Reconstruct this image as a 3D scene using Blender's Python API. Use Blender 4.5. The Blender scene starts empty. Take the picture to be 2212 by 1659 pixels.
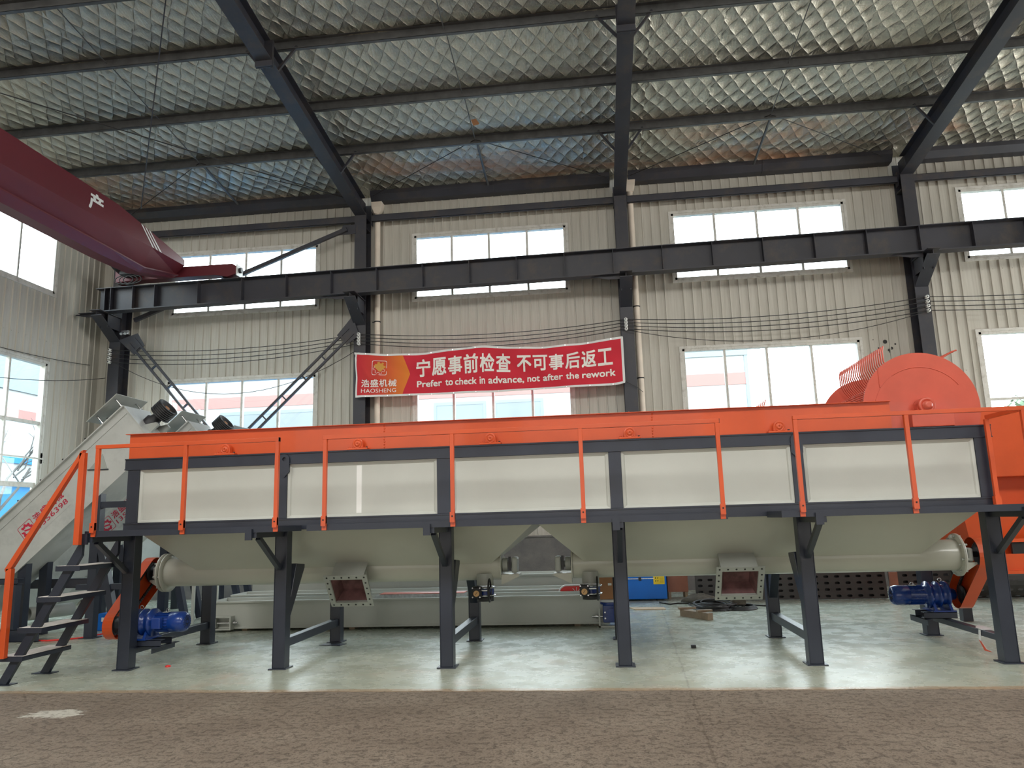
import bpy, bmesh, math, random
import numpy as np
from mathutils import Vector, Matrix
PI = math.pi
rnd = random.Random(7)
scene = bpy.context.scene
COL = scene.collection

# ---------------------------------------------------------------- camera
CAM = Vector((0.0, 0.0, 1.5))
YAW, PITCH, ROLL, FPX = 0.110716, 0.179095, -0.029182, 1628.6
fwd = Vector((-math.sin(YAW)*math.cos(PITCH), math.cos(YAW)*math.cos(PITCH), math.sin(PITCH)))
rt0 = Vector((math.cos(YAW), math.sin(YAW), 0)); up0 = rt0.cross(fwd)
rt = rt0*math.cos(ROLL) + up0*math.sin(ROLL); up = -rt0*math.sin(ROLL) + up0*math.cos(ROLL)
cd = bpy.data.cameras.new('camera'); cam = bpy.data.objects.new('camera', cd); COL.objects.link(cam)
cam.matrix_world = Matrix(((rt.x, up.x, -fwd.x, CAM.x), (rt.y, up.y, -fwd.y, CAM.y), (rt.z, up.z, -fwd.z, CAM.z), (0, 0, 0, 1)))
cd.sensor_fit = 'HORIZONTAL'; cd.sensor_width = 36.0; cd.lens = FPX*36.0/2212.0
cd.clip_start = 0.05; cd.clip_end = 300
scene.camera = cam

# ---------------------------------------------------------------- colour management, world, lights
vs = scene.view_settings
vs.view_transform = 'Standard'; vs.look = 'None'; vs.exposure = 0.0; vs.gamma = 1.0; vs.use_curve_mapping = False
w = bpy.data.worlds.new('overcast_sky'); scene.world = w; w.use_nodes = True
nt = w.node_tree; nt.nodes.clear()
wo = nt.nodes.new('ShaderNodeOutputWorld'); bg = nt.nodes.new('ShaderNodeBackground')
tc = nt.nodes.new('ShaderNodeTexCoord'); sp = nt.nodes.new('ShaderNodeSeparateXYZ'); rp = nt.nodes.new('ShaderNodeValToRGB')
rp.color_ramp.elements[0].position = 0.0; rp.color_ramp.elements[0].color = (1.0, 1.0, 0.98, 1)
rp.color_ramp.elements[1].position = 0.7; rp.color_ramp.elements[1].color = (0.72, 0.88, 1.0, 1)
nt.links.new(tc.outputs['Generated'], sp.inputs[0]); nt.links.new(sp.outputs['Z'], rp.inputs[0])
nt.links.new(rp.outputs[0], bg.inputs['Color']); bg.inputs['Strength'].default_value = 10.0
nt.links.new(bg.outputs[0], wo.inputs['Surface'])

def area(name, loc, sx, sy, aim, power, color=(1, 1, 1), portal=False):
    l = bpy.data.lights.new(name, 'AREA'); l.shape = 'RECTANGLE'; l.size = sx; l.size_y = sy
    l.energy = power; l.color = color
    if portal: l.cycles.is_portal = True
    o = bpy.data.objects.new(name, l); COL.objects.link(o); o.location = loc
    o.rotation_euler = Vector(aim).to_track_quat('-Z', 'Z').to_euler()
    return o
# added fill lamps under the closed roof and before the solid near wall
for gx in (-8.0, 1.0, 10.0):
    area('roof_fill', (gx, -2.0, 9.5), 4.5, 3.0, (0, 0.45, -1), 740, (1.0, 0.995, 0.96))
    area('roof_fill', (gx, 5.4, 9.9), 6.5, 3.6, (0, 0.15, -1), 110, (0.985, 1.0, 0.97))
for gx in (-7.5, 0.5, 8.5):
    area('near_wall_fill', (gx, -8.8, 2.6), 6.0, 4.6, (0, 1, 0.02), 170, (1.0, 0.985, 0.95))
area('right_wall_fill', (19.7, 11.0, 3.0), 9.0, 5.6, (-1, 0, 0), 1700, (0.97, 0.985, 1.0))  # fill lamp added before the solid right wall to brighten the floor
# portals that guide the sky light through the visible windows
for (x0, x1) in ((-9.95, -6.35), (-4.02, -0.49), (1.89, 5.62), (8.03, 11.6)):
    area('sky_portal', ((x0+x1)/2, 16.6, 7.35), x1-x0, 1.5, (0, -1, 0), 1, portal=True)
    area('sky_portal', ((x0+x1)/2, 16.6, 3.75), x1-x0, 2.6, (0, -1, 0), 1, portal=True)
for z, h in ((7.45, 1.6), (3.4, 3.4)):
    area('sky_portal', (-11.95, 12.85, z), 3.8, h, (1, 0, 0), 1, portal=True)
cy = scene.cycles
cy.max_bounces = 8; cy.diffuse_bounces = 4; cy.glossy_bounces = 4; cy.transparent_max_bounces = 12
cy.caustics_reflective = False; cy.caustics_refractive = False; cy.sample_clamp_indirect = 6.0

# ---------------------------------------------------------------- materials
def srgb(r, g, b):
    f = lambda c: (c/255/12.92) if c/255 <= 0.04045 else ((c/255+0.055)/1.055)**2.4
    return (f(r), f(g), f(b), 1)
class NT:
    def __init__(s, name):
        s.m = bpy.data.materials.new(name); s.m.use_nodes = True; s.t = s.m.node_tree
        s.p = s.t.nodes['Principled BSDF']; s.out = s.t.nodes['Material Output']; s._co = None
    def n(s, typ, **kw):
        o = s.t.nodes.new('ShaderNode'+typ)
        for k, v in kw.items(): setattr(o, k, v)
        return o
    def l(s, a, b): s.t.links.new(a, b)
    def co(s):
        if s._co is None: s._co = s.n('TexCoord').outputs['Object']
        return s._co
    def geo(s): return s.n('NewGeometry').outputs['Position']
    def noise(s, scale, detail=3, rough=0.55, vec=None, stretch=None, dist=0):
        o = s.n('TexNoise'); o.inputs['Scale'].default_value = scale; o.inputs['Detail'].default_value = detail
        o.inputs['Roughness'].default_value = rough; o.inputs['Distortion'].default_value = dist
        v = vec or s.co()
        if stretch:
            mp = s.n('Mapping'); mp.inputs['Scale'].default_value = stretch; s.l(v, mp.inputs[0]); v = mp.outputs[0]
        s.l(v, o.inputs['Vector']); return o.outputs['Fac']
    def ramp(s, fac, stops):
        r = s.n('ValToRGB'); cr = r.color_ramp
        while len(cr.elements) < len(stops): cr.elements.new(0.5)
        for e, (p, c) in zip(cr.elements, stops):
            e.position = p; e.color = c if len(c) == 4 else (*c, 1)
        s.l(fac, r.inputs[0]); return r.outputs[0]
    def mix(s, fac, a, b, mode='MIX'):
        o = s.n('Mix', data_type='RGBA', blend_type=mode)
        for i, v in ((0, fac), (6, a), (7, b)):
            if isinstance(v, (int, float)): o.inputs[i].default_value = v
            elif isinstance(v, tuple): o.inputs[i].default_value = v
            else: s.l(v, o.inputs[i])
        return o.outputs[2]
    def math(s, op, a, b=0.0, c=None):
        o = s.n('Math', operation=op)
        for i, v in enumerate((a, b) if c is None else (a, b, c)):
            if isinstance(v, (int, float)): o.inputs[i].default_value = v
            else: s.l(v, o.inputs[i])
        return o.outputs[0]
    def bump(s, h, strength, dist=0.01):
        b = s.n('Bump'); b.inputs['Strength'].default_value = strength; b.inputs['Distance'].default_value = dist
        s.l(h, b.inputs['Height']); s.l(b.outputs[0], s.p.inputs['Normal'])
    def set(s, **kw):
        for k, v in kw.items():
            i = s.p.inputs[k.replace('_', ' ')]
            if isinstance(v, (int, float, tuple)): i.default_value = v
            else: s.l(v, i)
        return s
def paint(name, col, rough=0.4, var=0.12, metal=0.0, bump=0.15, scale=3.0, coat=0.0, dirt=None):
    a = NT(name); n = a.noise(scale, 4)
    dk = tuple(c*(1-var) for c in col[:3])+(1,); lt = tuple(min(1, c*(1+var)) for c in col[:3])+(1,)
    c = a.ramp(n, [(0.3, dk), (0.7, lt)])
    if dirt:
        d = a.noise(dirt[1], 6, 0.7); c = a.mix(a.ramp(d, [(0.5, (0, 0, 0)), (0.75, (1, 1, 1))]), c, dirt[0])
    a.set(Base_Color=c, Roughness=a.math('MULTIPLY_ADD', n, 0.16, rough-0.08), Metallic=metal, Coat_Weight=coat)
    if bump: a.bump(a.noise(160, 2), bump, 0.002)
    return a.m
M = {}
M['navy'] = paint('navy_steel_paint', srgb(43, 48, 60), 0.36, 0.18, scale=2.0)
M['struct'] = paint('dark_structural_steel', srgb(51, 51, 58), 0.5, 0.2, scale=1.3, dirt=(srgb(74, 66, 60), 2.2))
M['purlin'] = paint('galvanised_purlin', srgb(92, 92, 92), 0.5, 0.25, metal=0.3, scale=5)
M['orange'] = paint('orange_gloss_paint', srgb(212, 84, 36), 0.34, 0.1, scale=1.6, coat=0.15)
M['coral'] = paint('coral_orange_paint', srgb(204, 88, 66), 0.36, 0.1, scale=2.5, coat=0.15)
M['panel'] = paint('pale_grey_panel_paint', srgb(188, 190, 182), 0.34, 0.05, scale=1.5, bump=0.25, coat=0.1)
M['hopper'] = paint('grey_green_hopper_paint', srgb(190, 190, 178), 0.34, 0.05, scale=1.2, coat=0.2)
M['grey'] = paint('light_grey_steel_paint', srgb(190, 192, 188), 0.42, 0.1, scale=1.7, dirt=(srgb(160, 163, 160), 1.3))
M['chute'] = paint('chute_flange_grey', srgb(165, 168, 162), 0.45, 0.1)
M['red_primer'] = paint('overspray_red_inside', srgb(112, 78, 78), 0.8, 0.45, scale=7)
M['blue'] = paint('blue_machine_enamel', srgb(16, 54, 128), 0.28, 0.12, coat=0.3)
M['chest'] = paint('bright_blue_chest_paint', srgb(0, 105, 200), 0.4, 0.06)
M['black'] = paint('black_rubber', (0.012, 0.012, 0.014, 1), 0.5, 0.2)
M['iron'] = paint('dark_cast_iron', srgb(52, 52, 54), 0.5, 0.2, metal=0.4)
M['chrome'] = paint('bare_bright_steel', srgb(200, 202, 205), 0.25, 0.1, metal=1.0, bump=0)
M['galv'] = paint('galvanised_sheet', srgb(175, 178, 178), 0.42, 0.25, metal=0.7, scale=20)
M['crane'] = paint('crimson_crane_paint', srgb(94, 26, 36), 0.5, 0.08, scale=1.2, coat=0.0)
M['white'] = paint('white_paint', srgb(232, 232, 228), 0.5, 0.04)
M['pvc'] = paint('cream_pvc_pipe', srgb(232, 218, 200), 0.45, 0.08)
M['frame'] = paint('aged_white_window_frame', srgb(212, 209, 200), 0.5, 0.1, dirt=(srgb(172, 165, 152), 9))
M['ceramic'] = paint('glazed_white_ceramic', srgb(225, 225, 220), 0.2, 0.03, bump=0)
M['wire'] = paint('black_insulated_wire', srgb(40, 38, 38), 0.5, 0.1, bump=0)
M['wood'] = paint('raw_timber', srgb(142, 122, 100), 0.7, 0.25, scale=9)
M['board'] = paint('pale_plywood_board', srgb(205, 180, 150), 0.7, 0.1, scale=5)
M['plywood'] = paint('red_brown_plywood', srgb(140, 88, 68), 0.65, 0.2, scale=4)
M['card'] = paint('brown_cardboard', srgb(165, 118, 82), 0.8, 0.12)
M['perf'] = paint('dark_perforated_steel', srgb(58, 57, 56), 0.45, 0.2, metal=0.3, scale=3)
M['yellow'] = paint('yellow_label', srgb(235, 205, 40), 0.5, 0.04, bump=0)
M['ink'] = paint('black_print', (0.015, 0.015, 0.015, 1), 0.6, 0.05, bump=0)
M['sticker_red'] = paint('crimson_sticker_print', srgb(192, 36, 66), 0.5, 0.1, bump=0)
M['white_print'] = paint('white_banner_print', srgb(250, 244, 235), 0.6, 0.04, bump=0)
M['gold'] = paint('gold_banner_print', srgb(222, 160, 70), 0.6, 0.05, bump=0)
M['tan'] = paint('pale_gauge_face', srgb(220, 175, 120), 0.5, 0.1, bump=0)
M['rag'] = paint('dusty_grey_canvas', srgb(98, 92, 82), 0.9, 0.3, scale=12)
M['film'] = paint('clear_packing_film', srgb(215, 215, 215), 0.2, 0.1)
M['redbit'] = paint('red_plastic', srgb(225, 45, 40), 0.4, 0.05)
M['tread'] = paint('ribbed_tread_plate', srgb(232, 225, 218), 0.55, 0.15, metal=0.0, scale=8)
M['bark'] = paint('pale_bare_branch', (0.07, 0.065, 0.06, 1), 0.9, 0.15)
M['leaf'] = paint('pale_green_leaves', (0.128, 0.180, 0.110, 1), 0.8, 0.2)
M['b_white'] = paint('factory_white_wall', (0.326, 0.332, 0.326, 1), 0.8, 0.05, scale=0.3, bump=0)
M['b_red'] = paint('factory_red_band', (0.319, 0.144, 0.128, 1), 0.8, 0.05, scale=0.3, bump=0)
M['b_blue'] = paint('factory_pale_blue', (0.19, 0.235, 0.262, 1), 0.8, 0.08, scale=0.3, bump=0)
M['b_glass'] = paint('factory_window_blue_grey', (0.155, 0.175, 0.185, 1), 0.35, 0.1, scale=0.5, bump=0)
M['b_roof'] = paint('blue_profiled_roof', (0.013, 0.165, 0.385, 1), 0.6, 0.06, scale=0.6, bump=0)
M['ground'] = paint('yard_concrete', (0.192, 0.192, 0.173, 1), 0.9, 0.1, scale=0.4, bump=0)

# wall cladding: off white corrugated sheet with grime runs
a = NT('off_white_cladding')
g = a.noise(3.0, 4, 0.6, stretch=(9, 9, 0.35)); g2 = a.noise(0.7, 3)
c = a.ramp(g, [(0.25, srgb(186, 181, 168)), (0.6, srgb(202, 198, 186)), (0.8, srgb(208, 204, 193))])
c = a.mix(a.math('MULTIPLY', g2, 0.3), c, srgb(158, 150, 136)); a.set(Base_Color=c, Roughness=0.48)
M['clad'] = a.m
a = NT('grey_cement_dado')
c = a.ramp(a.noise(2.2, 6, 0.65), [(0.3, srgb(88, 86, 86)), (0.65, srgb(112, 108, 104))]); a.set(Base_Color=c, Roughness=0.85)
a.bump(a.noise(40, 4), 0.4, 0.01); M['dado'] = a.m
# window glass
a = NT('window_glass'); a.t.nodes.remove(a.p)
tr = a.n('BsdfTransparent'); gl = a.n('BsdfGlossy'); gl.inputs['Roughness'].default_value = 0.03
tr.inputs[0].default_value = (0.93, 0.96, 0.96, 1)
lwt = a.n('LayerWeight'); lwt.inputs[0].default_value = 0.5; mx = a.n('MixShader'); fr_fac = a.math('MULTIPLY_ADD', a.math('POWER', lwt.outputs['Facing'], 4.0), 0.5, 0.03)
a.l(fr_fac, mx.inputs[0]); a.l(tr.outputs[0], mx.inputs[1]); a.l(gl.outputs[0], mx.inputs[2]); a.l(mx.outputs[0], a.out.inputs['Surface'])
M['glass'] = a.m
# floor: bare cement in front, grey green epoxy behind a ragged tan edge
a = NT('workshop_floor'); pos = a.geo(); sx = a.n('SeparateXYZ'); a.l(pos, sx.inputs[0])
edge = a.math('ADD', sx.outputs['Y'], a.math('MULTIPLY_ADD', a.noise(2.3, 5, vec=pos), 0.10, -0.05))
isp = a.math('GREATER_THAN', edge, 7.09)
tanb = a.math('MULTIPLY', a.math('GREATER_THAN', edge, 7.06), a.math('LESS_THAN', edge, 7.17))
cem = a.ramp(a.noise(1.3, 8, 0.62, vec=pos), [(0.25, srgb(126, 112, 97)), (0.5, srgb(146, 131, 115)), (0.75, srgb(162, 148, 131))])
spk = a.noise(55, 5, 0.75, vec=pos); cem = a.mix(a.ramp(spk, [(0.36, (1, 1, 1)), (0.5, (0, 0, 0))]), cem, srgb(100, 86, 75))
# pale cement patch at the left front
px_ = a.math('SUBTRACT', sx.outputs['X'], -4.68); py_ = a.math('SUBTRACT', sx.outputs['Y'], 6.28)
dd = a.math('ADD', a.math('POWER', a.math('DIVIDE', px_, 0.27), 2.0), a.math('POWER', a.math('DIVIDE', py_, 0.16), 2.0))
dd = a.math('ADD', dd, a.math('MULTIPLY_ADD', a.noise(7, 8, 0.75, vec=pos, stretch=(1, 2, 1)), 5.0, -2.5))
cem = a.mix(a.math('MULTIPLY', a.math('LESS_THAN', dd, 0.75), 0.85), cem, srgb(222, 218, 204))
# crack running towards the camera, and a faint branch
cw = a.math('MULTIPLY_ADD', a.noise(3.0, 6, 0.7, vec=pos), 0.08, -0.04)
cx = a.math('ADD', a.math('SUBTRACT', sx.outputs['X'], a.math('MULTIPLY_ADD', sx.outputs['Y'], 0.037, 0.435)), cw)
crk = a.math('LESS_THAN', a.math('ABSOLUTE', cx), a.math('MULTIPLY_ADD', a.noise(6, 3, vec=pos), 0.022, -0.002))
cx2 = a.math('ADD', a.math('SUBTRACT', sx.outputs['X'], a.math('MULTIPLY_ADD', sx.outputs['Y'], 0.9, -5.0)), a.math('MULTIPLY', cw, 1.5))
crk2 = a.math('MULTIPLY', a.math('LESS_THAN', a.math('ABSOLUTE', cx2), 0.010), a.math('MULTIPLY', a.math('LESS_THAN', sx.outputs['X'], 0.7), 0.5))
cx3 = a.math('ADD', a.math('SUBTRACT', sx.outputs['Y'], a.math('MULTIPLY_ADD', sx.outputs['X'], -1.1, 0.9)), cw)
crk3 = a.math('MULTIPLY', a.math('LESS_THAN', a.math('ABSOLUTE', cx3), 0.014), a.math('LESS_THAN', sx.outputs['X'], -5.3))
cracks = a.math('MAXIMUM', a.math('MAXIMUM', crk, crk2), crk3)
cem = a.mix(a.math('MULTIPLY', cracks, 0.45), cem, srgb(98, 84, 70))
ep = a.ramp(a.noise(0.9, 7, 0.6, vec=pos, stretch=(1, 2.2, 1)), [(0.28, srgb(168, 172, 155)), (0.5, srgb(182, 186, 168)), (0.72, srgb(194, 196, 178))])
st = a.noise(1.1, 5, 0.6, vec=pos); ep = a.mix(a.ramp(st, [(0.56, (0, 0, 0)), (0.72, (0.55, 0.55, 0.55))]), ep, srgb(205, 182, 160))
st2 = a.noise(2.7, 7, 0.7, vec=pos, dist=1.0); ep = a.mix(a.ramp(st2, [(0.5, (0, 0, 0)), (0.75, (0.4, 0.4, 0.4))]), ep, srgb(222, 232, 228))
sc = a.noise(7, 8, 0.75, vec=pos, stretch=(1, 2, 1)); ep = a.mix(a.ramp(sc, [(0.2, (0.3, 0.3, 0.3)), (0.4, (0, 0, 0))]), ep, srgb(150, 146, 134))
ep = a.mix(a.math('MULTIPLY', crk, 0.35), ep, srgb(90, 88, 80))
c = a.mix(isp, cem, ep); c = a.mix(a.math('MULTIPLY', tanb, 0.75), c, srgb(178, 150, 118))
rep = a.ramp(a.noise(3.5, 6, 0.65, vec=pos), [(0.3, (0.18, 0.18, 0.18)), (0.7, (0.36, 0.36, 0.36))])
rgh = a.mix(isp, (0.8, 0.8, 0.8, 1), rep)
a.set(Base_Color=c, Roughness=rgh)
vor = a.n('TexVoronoi'); vor.inputs['Scale'].default_value = 26; a.l(pos, vor.inputs['Vector'])
pit = a.ramp(a.noise(16, 7, 0.75, vec=pos), [(0.34, (0, 0, 0)), (0.47, (1, 1, 1))])
rough_h = a.math('ADD', a.math('MULTIPLY', pit, 0.7), a.math('MULTIPLY', a.noise(70, 6, 0.8, vec=pos), 0.5))
rough_h = a.math('SUBTRACT', rough_h, a.math('MULTIPLY', cracks, 1.4))
hh = a.mix(isp, rough_h, a.math('MULTIPLY', a.noise(14, 5, vec=pos), 0.06))
b = a.n('Bump'); b.inputs['Strength'].default_value = 0.9; b.inputs['Distance'].default_value = 0.016
a.l(hh, b.inputs['Height']); a.l(b.outputs[0], a.p.inputs['Normal'])
M['floor'] = a.m
# quilted foil insulation
a = NT('quilted_foil'); pos = a.geo(); sx = a.n('SeparateXYZ'); a.l(pos, sx.inputs[0])
st = a.noise(0.8, 5, 0.6, vec=pos, stretch=(0.5, 1.2, 1))
near = a.ramp(a.math('MULTIPLY_ADD', sx.outputs['Y'], 0.333, -4.3), [(0.1, (0, 0, 0)), (0.75, (1, 1, 1))])
rust = a.math('MULTIPLY', a.ramp(st, [(0.47, (0, 0, 0)), (0.66, (1, 1, 1))]), near)
c = a.mix(a.math('MULTIPLY', rust, 0.85), srgb(212, 206, 190), srgb(178, 124, 88))
wr = a.noise(9, 5, 0.7, vec=pos, stretch=(3.2, 0.8, 1), dist=1.2); wr2 = a.noise(30, 4, 0.75, vec=pos, stretch=(2.4, 0.6, 1), dist=0.8)
stp = a.math('FLOOR', a.math('DIVIDE', sx.outputs['X'], 1.22))
wn1 = a.n('TexWhiteNoise', noise_dimensions='1D'); a.l(stp, wn1.inputs['W'])
wn2 = a.n('TexWhiteNoise', noise_dimensions='1D'); a.l(a.math('ADD', stp, 37.0), wn2.inputs['W'])
wob = a.math('MULTIPLY_ADD', a.noise(1.6, 3, vec=pos), 0.5, -0.25)
u_ = a.math('DIVIDE', sx.outputs['X'], 0.30); v_ = a.math('DIVIDE', sx.outputs['Y'], 0.46)
q1 = a.math('ADD', a.math('ADD', a.math('ADD', u_, v_), wn1.outputs['Value']), wob)
q2 = a.math('SUBTRACT', a.math('ADD', a.math('SUBTRACT', u_, v_), wn2.outputs['Value']), wob)
s1 = a.math('ABSOLUTE', a.math('SINE', a.math('MULTIPLY', q1, PI))); s2 = a.math('ABSOLUTE', a.math('SINE', a.math('MULTIPLY', q2, PI)))
pl_ = a.math('POWER', a.math('MULTIPLY', s1, s2), 0.62)
amp = a.math('MULTIPLY_ADD', wn1.outputs['Value'], 0.5, 0.7)
hq = a.math('MULTIPLY', a.math('MULTIPLY', pl_, amp), -0.046)
hw_ = a.math('ADD', a.math('MULTIPLY', wr, 0.016), a.math('MULTIPLY', wr2, 0.005))
seam = a.math('LESS_THAN', a.math('MINIMUM', s1, s2), 0.055)
c = a.mix(a.math('MULTIPLY', seam, 0.45), c, srgb(120, 116, 108))
a.set(Base_Color=c, Metallic=a.math('MULTIPLY_ADD', rust, -0.55, 1.0), Roughness=a.math('MULTIPLY_ADD', rust, 0.25, 0.17)); a.bump(a.math('ADD', hq, hw_), 1.0, 1.0)
M['foil'] = a.m
# banner print: red cloth with an orange arrow head field at the left end
a = NT('red_banner_cloth'); pos = a.geo(); sx = a.n('SeparateXYZ'); a.l(pos, sx.inputs[0])
dz = a.math('ABSOLUTE', a.math('SUBTRACT', sx.outputs['Z'], 4.73))
arrow = a.math('LESS_THAN', sx.outputs['X'], a.math('MULTIPLY_ADD', dz, -0.36, -4.01))
og = a.ramp(a.math('MULTIPLY_ADD', sx.outputs['X'], 0.8, 4.2), [(0.0, srgb(205, 32, 52)), (0.45, srgb(214, 66, 44)), (1.0, srgb(240, 138, 40))])
c = a.mix(arrow, a.mix(a.noise(1.5, 3, vec=pos), srgb(205, 30, 52), srgb(222, 38, 58)), og)
a.set(Base_Color=c, Roughness=0.7); a.p.inputs['Transmission Weight'].default_value = 0.0
M['banner'] = a.m

# ---------------------------------------------------------------- mesh helpers
class MB:
    def __init__(s): s.v = []; s.f = []; s.sm = []
    def add(s, vs, fs, smooth=False):
        n = len(s.v); s.v += [tuple(p) for p in vs]; s.f += [tuple(i+n for i in f) for f in fs]; s.sm += [smooth]*len(fs); return s
    def box(s, x0, x1, y0, y1, z0, z1):
        return s.add([(x0, y0, z0), (x1, y0, z0), (x1, y1, z0), (x0, y1, z0), (x0, y0, z1), (x1, y0, z1), (x1, y1, z1), (x0, y1, z1)],
                     [(0, 3, 2, 1), (4, 5, 6, 7), (0, 1, 5, 4), (1, 2, 6, 5), (2, 3, 7, 6), (3, 0, 4, 7)])
    def bar(s, p, q, w_, h_, upv=(0, 0, 1)):
        p = Vector(p); q = Vector(q); d = (q-p).normalized(); u = Vector(upv)
        if abs(d.dot(u)) > 0.99: u = Vector((0, 1, 0))
        r = d.cross(u).normalized(); u = r.cross(d)
        vs_ = [b_ + r*sx_*w_/2 + u*sz_*h_/2 for b_ in (p, q) for sx_, sz_ in ((-1, -1), (1, -1), (1, 1), (-1, 1))]
        return s.add(vs_, [(0, 1, 2, 3), (7, 6, 5, 4), (0, 4, 5, 1), (1, 5, 6, 2), (2, 6, 7, 3), (3, 7, 4, 0)])
    def lathe(s, prof, p, d, n=24, cap=True):
        p = Vector(p); d = Vector(d).normalized(); u = d.orthogonal().normalized(); r = d.cross(u)
        vs_ = []; fs = []
        for (t, rad) in prof:
            for k in range(n):
                a_ = 2*PI*k/n; vs_.append(p + d*t + (u*math.cos(a_)+r*math.sin(a_))*rad)
        m = len(prof)
        for i in range(m-1):
            for k in range(n):
                fs.append((i*n+k, i*n+(k+1) % n, (i+1)*n+(k+1) % n, (i+1)*n+k))
        s.add(vs_, fs, True)
        if cap:
            if prof[0][1] > 1e-6: s.add(vs_[:n], [tuple(reversed(range(n)))])
            if prof[-1][1] > 1e-6: s.add(vs_[-n:], [tuple(range(n))])
        return s
    def cyl(s, p, q, r, n=20, cap=True):
        p = Vector(p); q = Vector(q); return s.lathe([(0, r), ((q-p).length, r)], p, q-p, n, cap)
    def path(s, pts, r, n=6, closed=False):
        pts = [Vector(p) for p in pts]; m = len(pts); vs_ = []; fs = []; prev = None
        for i, p in enumerate(pts):
            a_ = pts[(i-1) % m] if (i > 0 or closed) else p; b_ = pts[(i+1) % m] if (i < m-1 or closed) else p
            d = (b_-a_).normalized()
            u = (d.orthogonal() if prev is None else prev - d*prev.dot(d)).normalized(); prev = u; q = d.cross(u)
            rr = r[i] if isinstance(r, (list, tuple)) else r
            for k in range(n): vs_.append(p + (u*math.cos(2*PI*k/n)+q*math.sin(2*PI*k/n))*rr)
        for i in range(m if closed else m-1):
            j = (i+1) % m
            for k in range(n): fs.append((i*n+k, i*n+(k+1) % n, j*n+(k+1) % n, j*n+k))
        s.add(vs_, fs, True)
        if not closed: s.add(vs_[:n], [tuple(reversed(range(n)))]); s.add(vs_[-n:], [tuple(range(n))])
        return s
    def prism(s, poly, vec):
        n = len(poly); vec = Vector(vec); A = [Vector(p) for p in poly]; B = [p+vec for p in A]
        return s.add(A+B, [tuple(reversed(range(n))), tuple(range(n, 2*n))] + [(i, (i+1) % n, n+(i+1) % n, n+i) for i in range(n)])
    def quad(s, *p): return s.add(p, [tuple(range(len(p)))])
    def ring(s, outer, inner, vec):
        n = len(outer); vec = Vector(vec); o = [Vector(p) for p in outer]; i_ = [Vector(p) for p in inner]
        vs_ = o+i_+[p+vec for p in o]+[p+vec for p in i_]; fs = []
        for k in range(n):
            j = (k+1) % n
            fs += [(k, n+k, n+j, j), (2*n+k, 2*n+j, 3*n+j, 3*n+k), (k, j, 2*n+j, 2*n+k), (n+k, 3*n+k, 3*n+j, n+j)]
        return s.add(vs_, fs)
ROOT = {}
def build(name, mb, mat, parent=None, bevel=0.0, local=False, label=None):
    me = bpy.data.meshes.new(name)
    off = Vector((0, 0, 0)) if (local or parent is None) else ROOT.get(parent.name, Vector((0, 0, 0)))
    me.from_pydata([(p[0]-off.x, p[1]-off.y, p[2]-off.z) for p in mb.v], [], mb.f)
    me.polygons.foreach_set('use_smooth', mb.sm); me.materials.append(M[mat] if isinstance(mat, str) else mat)
    bm = bmesh.new(); bm.from_mesh(me); bmesh.ops.recalc_face_normals(bm, faces=bm.faces); bm.to_mesh(me); bm.free()
    o = bpy.data.objects.new(name, me); COL.objects.link(o)
    if parent is not None: o.parent = parent; ROOT[o.name] = off
    if bevel:
        md = o.modifiers.new('edge', 'BEVEL'); md.width = bevel; md.segments = 2; md.limit_method = 'ANGLE'; md.angle_limit = 0.9
    if label: o['label'] = label
    return o
def tag(o, label, cat, group=None):
    o['label'] = label; o['category'] = cat
    if group: o['group'] = group
    return o
def thing(name, label, cat, loc=(0, 0, 0), group=None, rot=0.0):
    o = bpy.data.objects.new(name, None); COL.objects.link(o); o.empty_display_size = 0.1
    o.location = loc; o.rotation_euler = (0, 0, rot); ROOT[o.name] = Vector(loc); return tag(o, label, cat, group)
def struct(name, mb, mat, **k):
    o = build(name, mb, mat, **k)
    if o.parent is None: o['kind'] = 'structure'
    return o
def copy_tree(o, label=None, loc=None, group=None, parent=None):
    c = o.copy(); COL.objects.link(c)
    if parent is not None: c.parent = parent
    for ch in list(o.children): copy_tree(ch, parent=c)
    if label: c['label'] = label
    if group: c['group'] = group
    if loc is not None: c.location = loc
    return c
def rect_pts(x0, x1, z0, z1, y): return [(x0, y, z0), (x1, y, z0), (x1, y, z1), (x0, y, z1)]
def text_mesh(body, bold=0.0):
    cu = bpy.data.curves.new('txt', 'FONT'); cu.body = body; cu.size = 1.0; cu.resolution_u = 3
    to = bpy.data.objects.new('txt', cu); COL.objects.link(to)
    bpy.context.view_layer.update(); dg = bpy.context.evaluated_depsgraph_get()
    me = bpy.data.meshes.new_from_object(to.evaluated_get(dg)); bpy.data.objects.remove(to); bpy.data.curves.remove(cu)
    V0 = [v.co.copy() for v in me.vertices]; F0 = [tuple(p.vertices) for p in me.polygons]; bpy.data.meshes.remove(me)
    V_ = []; F_ = []
    for (dx, dy) in (((0, 0),) if not bold else ((-bold, -bold), (bold, -bold), (-bold, bold), (bold, bold), (0, 0))):
        n0 = len(V_); V_ += [v+Vector((dx, dy, (len(V_)//len(V0))*0.0006)) for v in V0]; F_ += [tuple(i+n0 for i in f) for f in F0]
    if not V_: return [], []
    x0 = min(v.x for v in V_); x1 = max(v.x for v in V_); y0 = min(v.y for v in V_); y1 = max(v.y for v in V_)
    return [((v.x-x0)/max(1e-6, x1-x0), (v.y-y0)/max(1e-6, y1-y0), v.z) for v in V_], F_
def arc(cx, cz, r, a0, a1, n, y=0.0): return [(cx+r*math.cos(a0+(a1-a0)*k/n), y, cz+r*math.sin(a0+(a1-a0)*k/n)) for k in range(n+1)]

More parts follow.
